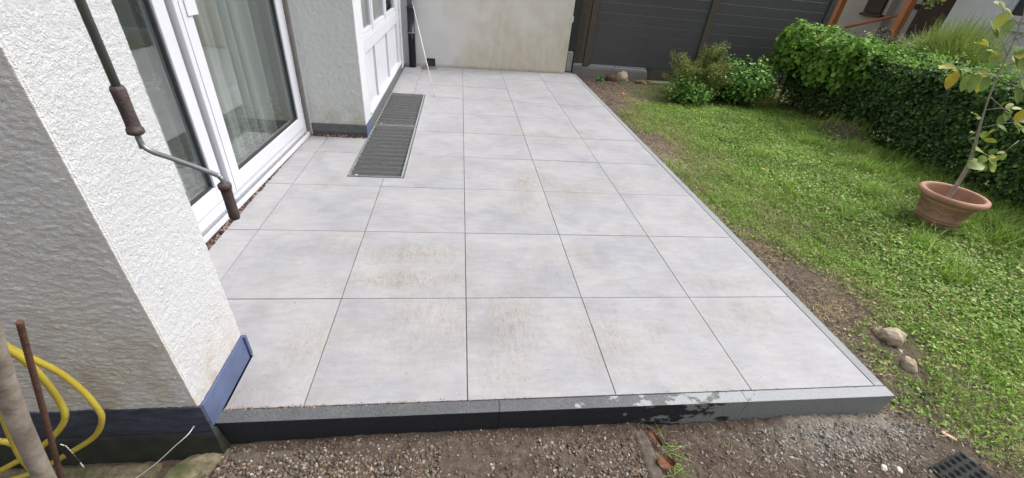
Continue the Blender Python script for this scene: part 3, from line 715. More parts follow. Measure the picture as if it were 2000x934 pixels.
# awning cassette that the crank hangs from (above the picture)
aw = thing('awning', 'folded awning in a white cassette above the patio door', 'awning', (-.8, 1.2, 2.36))
bm = bmesh.new(); box(bm, -.879, -.72, -.05, 2.75, 2.36, 2.50, .03); obj('cassette', bm, M['white_pvc'], aw)
bm = bmesh.new(); box(bm, -.73, -.655, -.16, -.052, 2.38, 2.46, .01); tube(bm, [(-.664, -.135, 2.39), (-.664, -.135, 2.345)], .012); obj('gear_box', bm, M['white_pvc'], aw)
cr = thing('awning_crank', 'steel awning crank with two brown grips hanging by the white post', 'crank', (-.664, -.135, 1.0))
bm = bmesh.new(); cx, cy = -.664, -.135
tube(bm, smooth_path([(cx, cy, 2.345), (cx, cy, 1.6), (cx, cy, 1.10), (cx, cy, 1.074), (cx + .003, cy, 1.058), (cx + .018, cy, 1.046), (cx + .045, cy - .001, 1.036), (cx + .1165, cy - .004, 1.006), (cx + .126, cy - .005, 1.000), (cx + .130, cy - .005, .990), (cx + .130, cy - .005, .96)], 5), .0052, 10)
obj('crank_rod', bm, M['steel'], cr)
bm = bmesh.new(); tube(bm, [(cx, cy, 2.34), (cx, cy, 1.17)], .0072, 12); obj('upper_tube', bm, simple('green_grey_tube', (.17, .19, .18), (.12, .14, .13), 30, .5, metal=.3), cr)
def grip(x, y, zt, L, r, nm, flip=False):
    bm = bmesh.new(); pr = [(0, 0), (r * .82, 0), (r, .006), (r * .97, .02), (r * .93, L * .5), (r * .95, L - .022), (r * 1.0, L - .012), (r * 1.16, L - .011), (r * 1.18, L - .003), (r * .9, L), (0, L)]
    if not flip: pr = [(a, zt - b) for a, b in pr]
    else: pr = [(a, zt - L + b) for a, b in pr][::-1]
    lathe(bm, pr, 24, (x, y)); bmesh.ops.recalc_face_normals(bm, faces=bm.faces); return obj(nm, bm, M['brown_plastic'], cr)
grip(cx, cy, 1.173, .090, .0122, 'grip'); grip(cx + .130, cy - .005, .986, .086, .0108, 'grip', True)

# ------------------------------------------------------------------ light-well grates
def grate(yA, yB, dz, label):
    t = thing('lightwell_grate', label, 'grate', (-.66, (yA + yB) / 2, 0), 'steel grates over the light wells')
    x0, x1 = -.862, -.462; z0 = -.022 + dz; z1 = .004 + dz; wd = .009
    bm = bmesh.new()
    for q in ((x0, x1, yA, yA + wd), (x0, x1, yB - wd, yB), (x0, x0 + wd, yA + wd, yB - wd), (x1 - .016, x1, yA + wd, yB - wd)): box(bm, q[0], q[1], q[2], q[3], z0, z1, .001)
    obj('grate_frame', bm, M['galv'], t)
    # expanded-metal lattice: hexagonal holes
    a = .021; xs0, xs1, ys0, ys1 = x0 + wd, x1 - .016, yA + wd, yB - wd
    V = []; F = []; h = .0022
    ny = int((ys1 - ys0) / (a * .80)); nxn = int((xs1 - xs0) / a); stepy = (ys1 - ys0) / ny; stepx = (xs1 - xs0) / nxn
    def seg(p, q, w_):
        d = np.array(q) - np.array(p); L = np.hypot(*d); nrm = np.array([-d[1], d[0]]) / L * w_
        k = len(V)
        for zz in (z1 - .0045, z1 - .002):
            for c in (np.array(p) + nrm, np.array(q) + nrm, np.array(q) - nrm, np.array(p) - nrm): V.append((c[0], c[1], zz))
        F.extend([(k + 4, k + 7, k + 6, k + 5), (k, k + 1, k + 5, k + 4), (k + 2, k + 3, k + 7, k + 6)])
    for j in range(ny + 1):
        y = ys0 + j * stepy; off = .5 * (j % 2)
        for i in range(nxn):
            xa = xs0 + (i + off) * stepx; 
            if xa + stepx * .5 > xs1: continue
            # bar along x at this node row then two diagonals to the next row
            seg((xa, y), (xa + stepx * .5, y), 0.0012)
            if j < ny:
                seg((xa + stepx * .5, y), (xa + stepx * .5 + (0 if True else 0), y + stepy), .0014) if False else None
                seg((xa + stepx * .5, y), (min(xa + stepx * .62, xs1), y + stepy), .0009)
                seg((xa, y), (max(xa - stepx * .12, xs0), y + stepy), .0009)
    npmesh('mesh_infill', np.array(V), np.array(F), M['galv'], t)
    bm = bmesh.new(); k = int((yB - yA) / .088)
    for i in range(1, k): y = yA + (yB - yA) * i / k; box(bm, x0 + wd, x1 - .017, y - .006, y + .006, z0 + .0, z1 - .005)
    obj('bearing_bar', bm, M['dark_galv'], t)  # support bars made wide and dark to stand for the deep bars' shadows
    bm = bmesh.new(); c = x0 + .05; box(bm, c, c + .016, yA + .012, yA + .026, z1, z1 + .0015); obj('clip', bm, M['white_pvc'], t)
grate(1.955, 3.108, 0., 'nearer steel grate set in the paving in front of the blue corner')
grate(3.122, 4.272, .002, 'farther steel grate lying along the concrete base of the panelled window')
bm = bmesh.new(); x0, x1, ya, yb, zb = gr[0] + .0, gr[1] - .001, gr[2] + .001, gr[3] - .001, -.75
vs = [bm.verts.new(p) for p in [(x0, ya, zb), (x1, ya, zb), (x1, yb, zb), (x0, yb, zb), (x0, ya, -.001), (x1, ya, -.001), (x1, yb, -.001), (x0, yb, -.001)]]
for q in [(0, 1, 2, 3), (4, 5, 1, 0), (5, 6, 2, 1), (6, 7, 3, 2), (7, 4, 0, 3)]: bm.faces.new([vs[i] for i in q])
box(bm, x0, x1, 3.109, 3.121, -.5, -.004)
tag(obj('light_well', bm, M['pit']), kind='structure')

# ------------------------------------------------------------------ end wall, pipe, drain, rod
gw = thing('garden_wall', 'tall pale wall with tan damp stains closing off the patio', 'wall', (.4, 5.96, 0))
wl = Vector((-1.0, 5.850)); wr = Vector((1.655, 6.030)); ang = math.atan2(wr.y - wl.y, wr.x - wl.x); L = (wr - wl).length
W4 = Matrix.Translation((wl.x, wl.y, 0)) @ Matrix.Rotation(ang, 4, 'Z')
def wobj(name, bm, mat, p=gw): bmesh.ops.transform(bm, matrix=W4, verts=bm.verts); return obj(name, bm, mat, p)
bm = bmesh.new(); hx0, hx1, hz0, hz1 = .452, .585, .004, .118
for q in ((0, hx0, 0.0, 2.6), (hx1, L, 0.0, 2.6), (hx0, hx1, hz1, 2.6)): box(bm, q[0], q[1], .0, .24, q[2] - (.006 if q[2] == 0 else 0), q[3])
bmesh.ops.remove_doubles(bm, verts=bm.verts, dist=1e-5)
wobj('wall', bm, M['endwall'])
bm = bmesh.new(); box(bm, hx0 + .001, hx1 - .001, .055, .2, .001, hz1 - .001); box(bm, hx0 + .02, hx1 + .0 - .02, .045, .056, .01, .05); wobj('vent_niche', bm, simple('rusty_niche', (.17, .11, .07), (.06, .045, .035), 30, .95, .4))
bm = bmesh.new(); lathe(bm, [(0, .012), (.108, .012), (.118, .009), (.122, .001)], 40, (-.497, 5.752)); tube(bm, [(-.54, 5.752, .014), (-.52, 5.752, .02), (-.47, 5.752, .02), (-.455, 5.752, .014)], .003, 6)
bmesh.ops.recalc_face_normals(bm, faces=bm.faces)
tag(obj('drain_cover', bm, simple('weathered_zinc', (.20, .21, .22), (.10, .105, .11), 30, .5, .3)), 'round grey metal drain cover on the slabs below the wall vent', 'drain cover')
dp = thing('downpipe', 'dark blue rainwater pipe standing in the corner beside the end wall', 'downpipe', (-.745, 5.78, 0))
bm = bmesh.new(); lathe(bm, [(.0, 0), (.052, 0), (.052, .455), (.058, .456), (.058, .485), (.052, .486), (.052, .775), (.057, .776), (.057, .80), (.0, .801)], 28, (-.745, 5.78)); bmesh.ops.recalc_face_normals(bm, faces=bm.faces)
obj('standpipe', bm, M['pipe_black'], dp)
bm = bmesh.new(); lathe(bm, [(0, .801), (.046, .801), (.046, 2.6), (0, 2.6)], 28, (-.745, 5.78)); obj('zinc_pipe', bm, M['pipe_grey'], dp)
bm = bmesh.new(); lathe(bm, [(.0535, .462), (.0605, .462), (.0605, .478), (.0535, .478)], 28, (-.745, 5.78)); box(bm, -.735, -.728, 5.716, 5.73, .40, .455); obj('pipe_clamp', bm, M['pipe_grey'], dp)
bm = bmesh.new(); tube(bm, [(-.342, 4.223, .003), (-.726, 5.79, .90), (-.80, 5.90, .96)][:2] + [(-.80, 6.09, 1.07)][:0], .006, 8)
tag(obj('thin_rod', bm, M['string']), 'thin pale rod leaning from the slabs to the rainwater pipe', 'rod')

# ------------------------------------------------------------------ boundary: gate post, fence, concrete block
fn = thing('board_fence', 'dark grey composite board fence with brown posts behind the shrubs', 'fence', (3.8, 6.5, -.15))
def panel(x0, x1, zb, mat, nm='board_panel'):
    bm = bmesh.new(); z = zb + .0; k = 0
    box(bm, x0, x1, 6.492, 6.512, zb - .005, zb + .068, .003); z = zb + .07
    while z < 1.95: box(bm, x0, x1, 6.49, 6.51, z + .001, z + .149, .004); z += .15
    return obj(nm, bm, mat, fn)
def post(x0, x1, mat, z0=-.2, y0=6.455, nm='fence_post'):
    bm = bmesh.new(); box(bm, x0, x1, y0, 6.53, z0, 2.0, .004); obj(nm, bm, mat, fn)
post(1.70, 1.85, M['black_metal'], -.05, 6.30, 'end_post')
panel(1.852, 1.975, .07, M['wpc_brown']); bm = bmesh.new(); box(bm, 1.98, 2.055, 6.47, 6.51, .065, 2.0, .003); obj('cover_board', bm, M['wpc_brown'], fn)
post(2.06, 2.165, M['wpc_brown'], .06); panel(2.167, 4.06, .07, M['wpc']); post(4.062, 4.175, M['wpc_brown'], -.1); panel(4.177, 6.16, .05, M['wpc']); post(6.162, 6.26, M['wpc'], -.2)
bm = bmesh.new(); box(bm, 3.24, 6.2, 6.475, 6.505, -.10, .066, .003); obj('base_board', bm, M['wpc_brown'], fn)
bm = bmesh.new(); box(bm, 1.86, 2.04, 6.452, 6.475, .068, .096, .002); box(bm, 2.19, 3.205, 6.452, 6.475, .068, .098, .002); obj('aluminium_strip', bm, simple('pale_blue_aluminium', (.36, .43, .50), (.27, .33, .39), 20, .4, metal=.3), fn)
for k in (2.62, 3.19): bm = bmesh.new(); box(bm, k, k + .012, 6.446, 6.4518, .075, .098); obj('clamp', bm, M['black_metal'], fn)
bm = bmesh.new(); box(bm, 3.203, 3.36, 6.463, 6.474, .085, .094); obj('fixing_bracket', bm, M['black_metal'], fn)
bm = bmesh.new(); box(bm, 1.715, 1.80, 6.22, 6.298, .0, .30, .004); obj('post_shoe', bm, M['galv'], fn)
bm = bmesh.new(); box(bm, 1.66, 1.70, 6.14, 6.2, .74, .82, .004); obj('wall_bracket', bm, M['white_paint'], gw)
bm = bmesh.new()
x0, x1 = 1.80, 3.215
bmv = [(x0, 6.41, -.22), (3.255, 6.40, -.22), (3.225, 6.41, .035), (x0, 6.42, .045), (x0, 6.60, -.22), (3.255, 6.60, -.22), (3.225, 6.60, .060), (x0, 6.60, .062)]
vv = [bm.verts.new(p) for p in bmv]
for q in [(0, 1, 2, 3), (3, 2, 6, 7), (1, 5, 6, 2), (4, 0, 3, 7), (5, 4, 7, 6), (0, 4, 5, 1)]: bm.faces.new([vv[i] for i in q])
bmesh.ops.bevel(bm, geom=list(bm.edges), offset=.008, segments=2, affect='EDGES')
tag(obj('concrete_block', bm, M['agg']), 'low exposed aggregate concrete block under the fence beside the patio end', 'concrete block')
bm = bmesh.new(); box(bm, 3.30, 3.86, 6.38, 6.44, -.2, -.112, .006); tag(obj('edging_slab', bm, M['concrete']), 'pale concrete edging piece at the fence foot beside the concrete block', 'edging')
bm = bmesh.new(); box(bm, 4.6, 6.3, 6.36, 6.42, -.2, -.105, .006); tag(obj('edging_slab', bm, M['concrete']), 'pale concrete edging piece at the fence foot beside the hedge', 'edging')

# ------------------------------------------------------------------ front: washed concrete slab, pebbles, crumbs
bm = bmesh.new(); box(bm, .665, .725, -1.3, -.075, -.2, -.106, .012); box(bm, -.86, .665, -1.3, -.085, -.2, -.116, .002)
tag(obj('garden_path', bm, M['slab']), kind='structure')
n = 13000; px = rng.uniform(-.86, .665, n); py = -.50 + rng.random(n) * .43
dens = np.clip((fbm(px * 5, py * 5, 0, 71, 3) - .42) * 5 + (px + .15) * .9, 0.05, .9) * np.clip((-.062 - py - .075 * fbm(px * 7, py * 0, 0, 4, 2)) / .04, .0, 1)
k = rng.random(n) < dens; px, py = px[k], py[k]; n = len(px)
tag(chunks('pebbles', np.stack([px, py, -.1135 + rng.uniform(-.0015, .003, n)], 1), rng.uniform(.0040, .0078, n), M['pebbles'], .6, ICO2, .1, True), kind='stuff', label='rounded brown grey and white pebbles set in the path', cat='pebbles')
def ground_z(x, y): return hgt(x, y)
pts = []
n = 16000; x = rng.uniform(.7, 2.3, n); y = rng.uniform(-.75, -.045, n); k = (rng.random(n) < 1.3 * fbm(x * 8, y * 8, 0, 3, 3)) & (rng.random(n) > .93 * np.exp(-((x - 1.6) / .42) ** 2 - ((y + .10) / .16) ** 2)); pts.append(np.stack([x, y], 1)[k])
n = 14000; x = rng.uniform(-.95, .72, n); y = rng.uniform(-.5, -.045, n); k = rng.random(n) < np.clip(1.05 - (-.08 - y) / .08, .10, 1); pts.append(np.stack([x, y], 1)[k])
n = 26000; y = rng.uniform(-.1, 6.1, n); x = 1.85 + np.abs(rng.normal(0, .28, n)); pts.append(np.stack([x, y], 1))
n = 8000; y = rng.normal(5.95, .3, n); x = rng.normal(2.7, .5, n); k = (x > 1.86) & (y < 6.38); pts.append(np.stack([x, y], 1)[k])
n = 3000; y = rng.normal(4.05, .35, n); x = rng.normal(5.0, .16, n); pts.append(np.stack([x, y], 1))
P = np.vstack(pts); n = len(P); sz = .0013 + .0050 * rng.random(n) ** 4 + (P[:, 0] > 4.6) * .014 * rng.random(n) ** 3 + (P[:, 1] > 4.8) * .004 * rng.random(n) ** 2
z = np.maximum(ground_z(P[:, 0], P[:, 1]), np.where((P[:, 1] < -.09) & (P[:, 0] < .725) , -.1165, -1))
tag(chunks('soil_crumbs', np.stack([P[:, 0], P[:, 1], z + sz * .15], 1), sz, M['crumbs'], .75, ICO1, .5), kind='stuff', label='loose brown soil crumbs and grit round the new patio', cat='soil')

n = 5200; x = rng.normal(1.58, .26, n); y = -.09 - np.abs(rng.normal(0, .11, n)); k = (x < 2.05) & (y < -.045); x, y = x[k], y[k]; n = len(x)
M['grit'] = island('pale_mortar_grit', [(0, (.17, .155, .135)), (.5, (.30, .28, .25)), (1, (.46, .44, .40))], .95, 150)
tag(chunks('mortar_grit', np.stack([x, y, hgt(x, y) + .001], 1), .0012 + .0075 * rng.random(n) ** 5, M['grit'], .7, ICO1, .5), kind='stuff', label='pale grey mortar grit spilled below the front right corner of the patio', cat='grit')
# roots and straw lying on the bare soil
n = 900; x = np.r_[rng.uniform(.74, 1.78, 380), 1.86 + np.abs(rng.normal(0, .22, 520))]; y = np.r_[rng.uniform(-.6, -.06, 380), rng.uniform(0, 6., 520)]
fx, fy, fz = frames(n, np.tile([0, 0, 1.], (n, 1)), .12); ln = rng.uniform(.012, .05, n)[:, None]
ST_V = [(-.5, -.5, 0), (-.5, .5, 0), (-.1, .3, .05), (-.1, -.7, .05), (.25, .6, .02), (.25, -.4, .02), (.5, 1.6, .04), (.5, .8, .04)]; ST_F = [(0, 3, 2, 1), (3, 5, 4, 2), (5, 7, 6, 4)]
tag(scatter('straw', ST_V, ST_F, np.stack([x, y, hgt(x, y) + .006], 1), fx * ln, fy * .0016 * np.ones((n, 1)), fz * ln, island('root_straw', [(0, (.07, .045, .03)), (.6, (.17, .12, .07)), (1, (.42, .34, .22))], .9)), kind='stuff', label='dry roots and straw scattered over the bare soil', cat='straw')

# ------------------------------------------------------------------ lawn
def cover(x, y):
    """lawn density 0..1"""
    e = fbm(x * 2.3, y * 2.3, 0, 81, 4); B = lambda c, w_: np.exp(-((y - c) / w_) ** 2)
    st = 1.88 + .42 * B(.65, .50) + .42 * B(3.3, .55) + .40 * np.clip((y - 4.2) / .8, 0, 1) + .12 * B(-.3, .35)
    d = np.clip((x - st - (e - .5) * .9) / .55, 0, 1)
    d = d * np.clip((5.15 + .35 * np.clip(x - 3.2, 0, 1.3) * 0 + (e - .5) * .6 - y) / .2, 0, 1)
    d = d * np.clip((y + .45) / .25 + (x - 2.15) * 1.6, 0, 1)
    d = d * np.clip((5.32 - x) / .25, 0, 1)
    d = d * (1 - np.exp(-((x - 5.02) / .24) ** 2 - ((y - 3.95) / .38) ** 2) * 1.3).clip(0, 1)
    for a_, b_, c_ in ((4.06, 1.71, .17), (2.34, .38, .13), (2.26, .195, .08), (2.04, -.28, .10)): d = d * (np.hypot(x - a_, y - b_) > c_)
    return d
def sample(n, f, x0=1.88, x1=5.4, y0=-1.0, y1=5.5, near=True):
    x = rng.uniform(x0, x1, n); y = rng.uniform(y0, y1, n); k = rng.random(n) < f(x, y); return x[k], y[k]
def yng(x, y): return 1. / (1 + .10 * ((x) ** 2 + (y + 1) ** 2) ** .5)
x, y = sample(330000, lambda x, y: cover(x, y) * np.clip(1.25 * fbm(x * 4, y * 4, 0, 91, 3) + .05, .15, 1) * yng(x, y)); n = len(x)
sz = rng.uniform(.007, .019, n) * (1 + .3 * (x > 3))
leaves('lawn_leaves', np.stack([x, y, ground_z(x, y) + .004 + .03 * rng.random(n) * np.clip((x - 1.9) / 1.2, .2, 1)], 1), np.tile([0, 0, 1.], (n, 1)), sz, M['clover'], None, .45, 1.15)
tag(bpy.data.objects['lawn_leaves'], kind='stuff', label='low clover and ivy leaves covering the lawn', cat='ground cover')
BL_V = [(-.5, 0, 0), (.5, 0, 0), (-.42, .15, .38), (.42, .15, .38), (-.26, .45, .72), (.26, .45, .72), (0, .95, .92)]
BL_F = [(0, 1, 3), (0, 3, 2), (2, 3, 5), (2, 5, 4), (4, 5, 6)]
def blades(name, x, y, h, wdt, mat, lean=.5, z=None):
    n = len(x); a = rng.uniform(0, 2 * np.pi, n); ax = np.stack([np.cos(a), np.sin(a), 0 * a], 1); d = np.stack([-np.sin(a), np.cos(a), 0 * a], 1)
    l = rng.uniform(.1, 1., n)[:, None] * lean * 2
    return scatter(name, BL_V, BL_F, np.stack([x, y, (ground_z(x, y) if z is None else z) - .003], 1), ax * wdt[:, None], d * h[:, None] * l, np.tile([0, 0, 1.], (n, 1)) * h[:, None], mat)
x, y = sample(420000, lambda x, y: cover(x, y) * (.25 + .75 * np.clip((fbm(x * 3, y * 3, 0, 14, 3) - .35) * 3, 0, 1)) * yng(x, y)); n = len(x)
hh = rng.uniform(.018, .05, n) * (1 + .9 * np.clip(x - 4.2, 0, 1) * fbm(x * 3, y * 3, 0, 15, 2) + .5 * np.clip((x - 3.2), 0, 1) * rng.random(n))
tag(blades('lawn_grass', x, y, hh, rng.uniform(.0018, .0038, n), M['blade'], .75), kind='stuff', label='green grass blades of the lawn', cat='grass')
# long uncut tufts near the hedge and round the pot
cxs = np.r_[rng.uniform(4.3, 5.2, 40), rng.normal(3.95, .3, 8), rng.uniform(3.0, 4.6, 26)]; cys = np.r_[rng.uniform(.6, 4.2, 40), rng.normal(1.6, .25, 8), rng.uniform(.3, 4.4, 26)]
x = np.concatenate([rng.normal(c, .05, 60) for c in cxs]); y = np.concatenate([rng.normal(c, .05, 60) for c in cys]); n = len(x)
k = (np.hypot(x - 4.06, y - 1.71) > .22) & ~((y < 1.7) & (np.hypot(x - 4.0, y - 1.6) < .3) & (rng.random(n) < .7)); x, y = x[k], y[k]; n = len(x)
tag(blades('long_grass', x, y, rng.uniform(.07, .19, n), rng.uniform(.003, .006, n), M['blade'], .8), kind='stuff', label='long uncut grass tufts along the hedge and pot', cat='grass')
# dry clippings
x, y = sample(210000, lambda x, y: np.exp(-((x - 2.30) / .42) ** 2) * 1.0 * np.clip(3.4 * fbm(x * 3.2, y * 3.2, 0, 19, 3) - 1.25, 0, 1) + .05 * cover(x, y), 1.87, 5.2, -.9, 5.6); n = len(x)
fx, fy, fz = frames(n, np.tile([0, 0, 1.], (n, 1)), .22); ln = rng.uniform(.008, .03, n)[:, None]
k = np.hypot(x - 1.98, y + .34) > .15; x, y, fx, fy, fz, ln = x[k], y[k], fx[k], fy[k], fz[k], ln[k]; n = len(x)
tag(scatter('dry_clippings', [(-.5, -.5, 0), (.5, -.5, 0.05), (.5, .5, 0), (-.5, .5, .04)], [(0, 1, 2, 3)], np.stack([x, y, ground_z(x, y) + .008 + .022 * rng.random(n)], 1), fx * ln, fy * ln * .10, fz * ln, M['thatch']), kind='stuff', label='dry straw coloured clippings on the worn edge of the lawn', cat='clippings')

# ------------------------------------------------------------------ shrubs and hedge
def twig_tubes(name, paths, r0, mat, parent):
    bm = bmesh.new()
    for p in paths: tube(bm, p, [r0 * (1 - .8 * i / (len(p) - 1)) + .0008 for i in range(len(p))], 5)
    return obj(name, bm, mat, parent)
def shrub(name, label, cx, cy, z0, H, W, nst, leafmat, lsize, nleaf, arch=.6, spread=.7, width=1., lf=.06, group=None, spiky=False):
    t = thing(name, label, 'shrub', (cx, cy, z0), group)
    paths = []; P = []; D = []
    for i in range(nst):
        a = rng.uniform(0, 2 * np.pi); rr = W * rng.uniform(.3, 1.) ** .8; hh = H * rng.uniform(.45, 1.02) * (1 - .45 * (rr / W) ** 2)
        end = np.array([cx + rr * math.cos(a), cy + rr * math.sin(a), z0 + hh]); b = np.array([cx + .05 * math.cos(a), cy + .05 * math.sin(a), z0 - .01])
        mid = (b + end) / 2 + np.array([math.cos(a), math.sin(a), 0]) * rr * -.12 + np.array([0, 0, hh * .18]) + rng.normal(0, .03, 3)
        path = [tuple((1 - u) ** 2 * b + 2 * u * (1 - u) * mid + u * u * end) for u in np.linspace(0, 1, 7)]
        paths.append(path)
        m_ = int(nleaf / nst); u = rng.uniform(.25, 1, m_) ** .7; uu = u[:, None]
        q = (1 - uu) ** 2 * b + 2 * uu * (1 - uu) * mid + uu * uu * end
        wgt = (lf * (1.15 - .7 * u))[:, None] if spiky else lf
        P.append(q + rng.normal(0, 1, (m_, 3)) * wgt); dd = (end - b); D.append(np.tile(dd / np.linalg.norm(dd), (m_, 1)))
    P = np.vstack(P); D = np.vstack(D); k = P[:, 2] > z0 + .01; P = P[k]; D = D[k]
    out = P - np.array([cx, cy, z0 + H * .25]); out /= np.linalg.norm(out, axis=1)[:, None]; out[:, 2] += .6
    twig_tubes('stems', paths, .006, M['bark'], t)
    leaves('foliage', P, out, np.full(len(P), lsize), leafmat, t, spread, width)
    return t
shrub('spiky_shrub', 'olive yellow shrub with arching spiky shoots in front of the dark fence', 3.62, 5.45, -.14, .98, .56, 60, M['yellowleaf'], .019, 21000, lf=.045, spread=1.1, width=.7, spiky=True)
shrub('leafy_shrub', 'rounded mid green shrub growing at the foot of the olive shrub', 3.42, 5.18, -.14, .44, .36, 34, M['midleaf'], .034, 2400, lf=.05)
shrub('leafy_shrub', 'bushy green shrub between the olive shrub and the hedge', 4.38, 5.46, -.14, .70, .50, 52, M['midleaf'], .046, 6600, lf=.07)
shrub('spiky_shrub', 'low reddish olive shrub sprawling in front of the bushy green shrub', 4.66, 5.22, -.14, .26, .30, 26, M['yellowleaf'], .015, 5200, lf=.04, spread=1.1, width=.7)
shrub('seedling', 'small green seedling against the concrete block', 2.32, 6.12, -.12, .10, .09, 10, M['midleaf'], .03, 120, lf=.02)

def hedge(name, label, x0, x1, ya, yb, z0, z1, mat, lsize, nleaf, seed, wav=.10, fill=.22, cat='hedge', base=None):
    zb_ = z0 if base is None else base
    t = thing(name, label, cat, ((x0 + x1) / 2, (ya + yb) / 2, z0))
    n = nleaf; area = [(yb - ya) * (z1 - z0), (yb - ya) * (x1 - x0) * 1.1, (x1 - x0) * (z1 - z0), (x1 - x0) * (z1 - z0)]; pr = np.array(area) / sum(area)
    side = rng.choice(4, n, p=pr); u = rng.random(n); v = rng.random(n); dep = np.abs(rng.normal(0, .35, n)) * fill
    X = np.where(side == 0, x0 + dep, x0 + (x1 - x0) * u); Y = np.where(side == 2, ya + dep, np.where(side == 3, yb - dep, ya + (yb - ya) * v)); Z = np.where(side == 1, z1 - dep, z0 + (z1 - z0) * np.where(side == 0, u, v))
    slope = np.clip((X - x0) / (x1 - x0), 0, 1) if 'clipped' in name else 1.
    Z = np.where(Z > z0 + .4, Z - (1 - slope) * .12 * (Z - z0 - .4) / (z1 - z0 - .4), Z)
    N = np.zeros((n, 3)); N[side == 0] = (-1, 0, .35); N[side == 1] = (-.15, 0, 1); N[side == 2] = (0, -1, .3); N[side == 3] = (0, 1, .3)
    b = (fbm(Y * 2.6, Z * 2.6, X * 2.6, seed, 3) - .5) * wav * 2.4 + (fbm(Y * 9, Z * 9, X * 9, seed + 3, 2) - .5) * wav * 1.1
    P = np.stack([X, Y, Z], 1) + N * b[:, None]
    # the face leans in towards the foot
    P[:, 0] += np.where(side == 0, .10 * np.clip((z0 + .35 - Z) / .35, 0, 1), 0)
    keep = rng.random(n) < np.clip((fbm(Y * 7, Z * 7, X * 7, seed + 9, 3) - .36) * 6.5, .07, 1); keep &= rng.random(n) < np.where(Z < z0 + .18, .55, 1)
    keep &= P[:, 2] > z0
    if 'clipped' in name: keep &= (P[:, 1] < 4.5) | (rng.random(n) < .45)
    leaves('foliage', P[keep], N[keep], np.full(keep.sum(), lsize), mat, t, .55)
    paths = []
    for i in range(int((yb - ya) * 16)):
        y = rng.uniform(ya, yb); x = rng.uniform(x0 + .12, x1 - .1); a = rng.normal(0, .12, 2)
        paths.append([(x, y, zb_ - .02), (x + a[0] * .5, y + a[1] * .5, z0 + .4 * (z1 - z0)), (x + a[0] * 1.4 - .05, y + a[1] * 1.5, z0 + .92 * (z1 - z0))])
    twig_tubes('stems', paths, .009, M['bark'], t)
    # shaded inner mass of older leaves
    m_ = int(nleaf * .22); P = np.stack([rng.uniform(x0 + .12, x1 - .08, m_), rng.uniform(ya + .05, yb - .05, m_), rng.uniform(z0 + .12, z1 - .08, m_)], 1)
    leaves('inner_leaves', P, np.tile([0, 0, 1.], (m_, 1)), np.full(m_, lsize * 1.2), mat, t, 1.)
    return t
hedge('clipped_hedge', 'long clipped dark green hedge along the far side of the lawn', 5.20, 5.88, -.6, 5.6, -.14, .885, M['hedge'], .037, 120000, 5, .08)
def bright():
    t = hedge('broadleaf_shrub', 'bright green broad leaved shrub overhanging the fence end of the hedge', 5.02, 5.75, 4.25, 5.95, .30, .93, M['bigleaf'], .062, 8500, 45, .26, .3, cat='shrub', base=-.15)
bright()
# fresh shoots on the hedge top
n = 2600; y = 5.1 - rng.random(n) ** 1.6 * 2.3; x = 5.25 + rng.random(n) ** 1.3 * .55; P = np.stack([x, y, .78 + .12 * (x - 5.2) / .68 + .13 * rng.random(n) ** 1.5 * (fbm(x * 5, y * 5, 0, 8, 2) * 1.8)], 1)
leaves('new_shoots', P, np.tile([0, 0, 1.], (n, 1)), np.full(n, .036), M['bigleaf'], bpy.data.objects['clipped_hedge'], .7)
# dark trailing leaves by the fence
n = 260; P = np.stack([rng.uniform(4.85, 5.3, n), rng.uniform(5.95, 6.25, n), .18 + rng.normal(0, .06, n)], 1)
vine = thing('trailing_vine', 'round dark leaves trailing along the fence between two shrubs', 'vine', (5.1, 6.1, -.15))
leaves('foliage', P, np.tile([0, -1, .6], (n, 1)), np.full(n, .06), M['darkleaf'], vine, .4, 1.2)
twig_tubes('stems', [[(5.2, 6.2, -.15), (5.15, 6.1, .1), (4.9, 6.1, .22)], [(5.25, 6.2, -.15), (5.2, 6.15, .1), (5.0, 6.05, .16)]], .006, M['bark'], vine)

# ------------------------------------------------------------------ potted sapling
PX, PY, PZ = 4.06, 1.71, -.15
pot = thing('flower_pot', 'large terracotta flower pot with rolled rim standing on the lawn', 'flower pot', (PX, PY, PZ))
bm = bmesh.new(); r0 = .13
prof = [(0, 0.004), (r0 - .004, .004), (r0, .012), (.138, .05), (.1405, .054), (.147, .056), (.1475, .064), (.143, .068), (.145, .074), (.151, .076), (.151, .084), (.147, .088), (.172, .188), (.179, .192), (.181, .20), (.176, .205), (.184, .222), (.206, .226), (.222, .236), (.226, .25), (.222, .266), (.208, .274), (.192, .272), (.186, .262), (.176, .22), (.150, .13), (0, .128)]
prof = [(a_ * 1.04, b_ * 1.10) for a_, b_ in prof]; lathe(bm, prof, 64)
for v in bm.verts:      # moulded garland in relief round the belly
    r = math.hypot(v.co.x, v.co.y)
    if .09 < v.co.z < .187 and r > .12:
        pass
bmesh.ops.transform(bm, matrix=Matrix.Translation((PX, PY, PZ)), verts=bm.verts); bmesh.ops.recalc_face_normals(bm, faces=bm.faces)
obj('pot_body', bm, M['terracotta'], pot)
bm = bmesh.new()
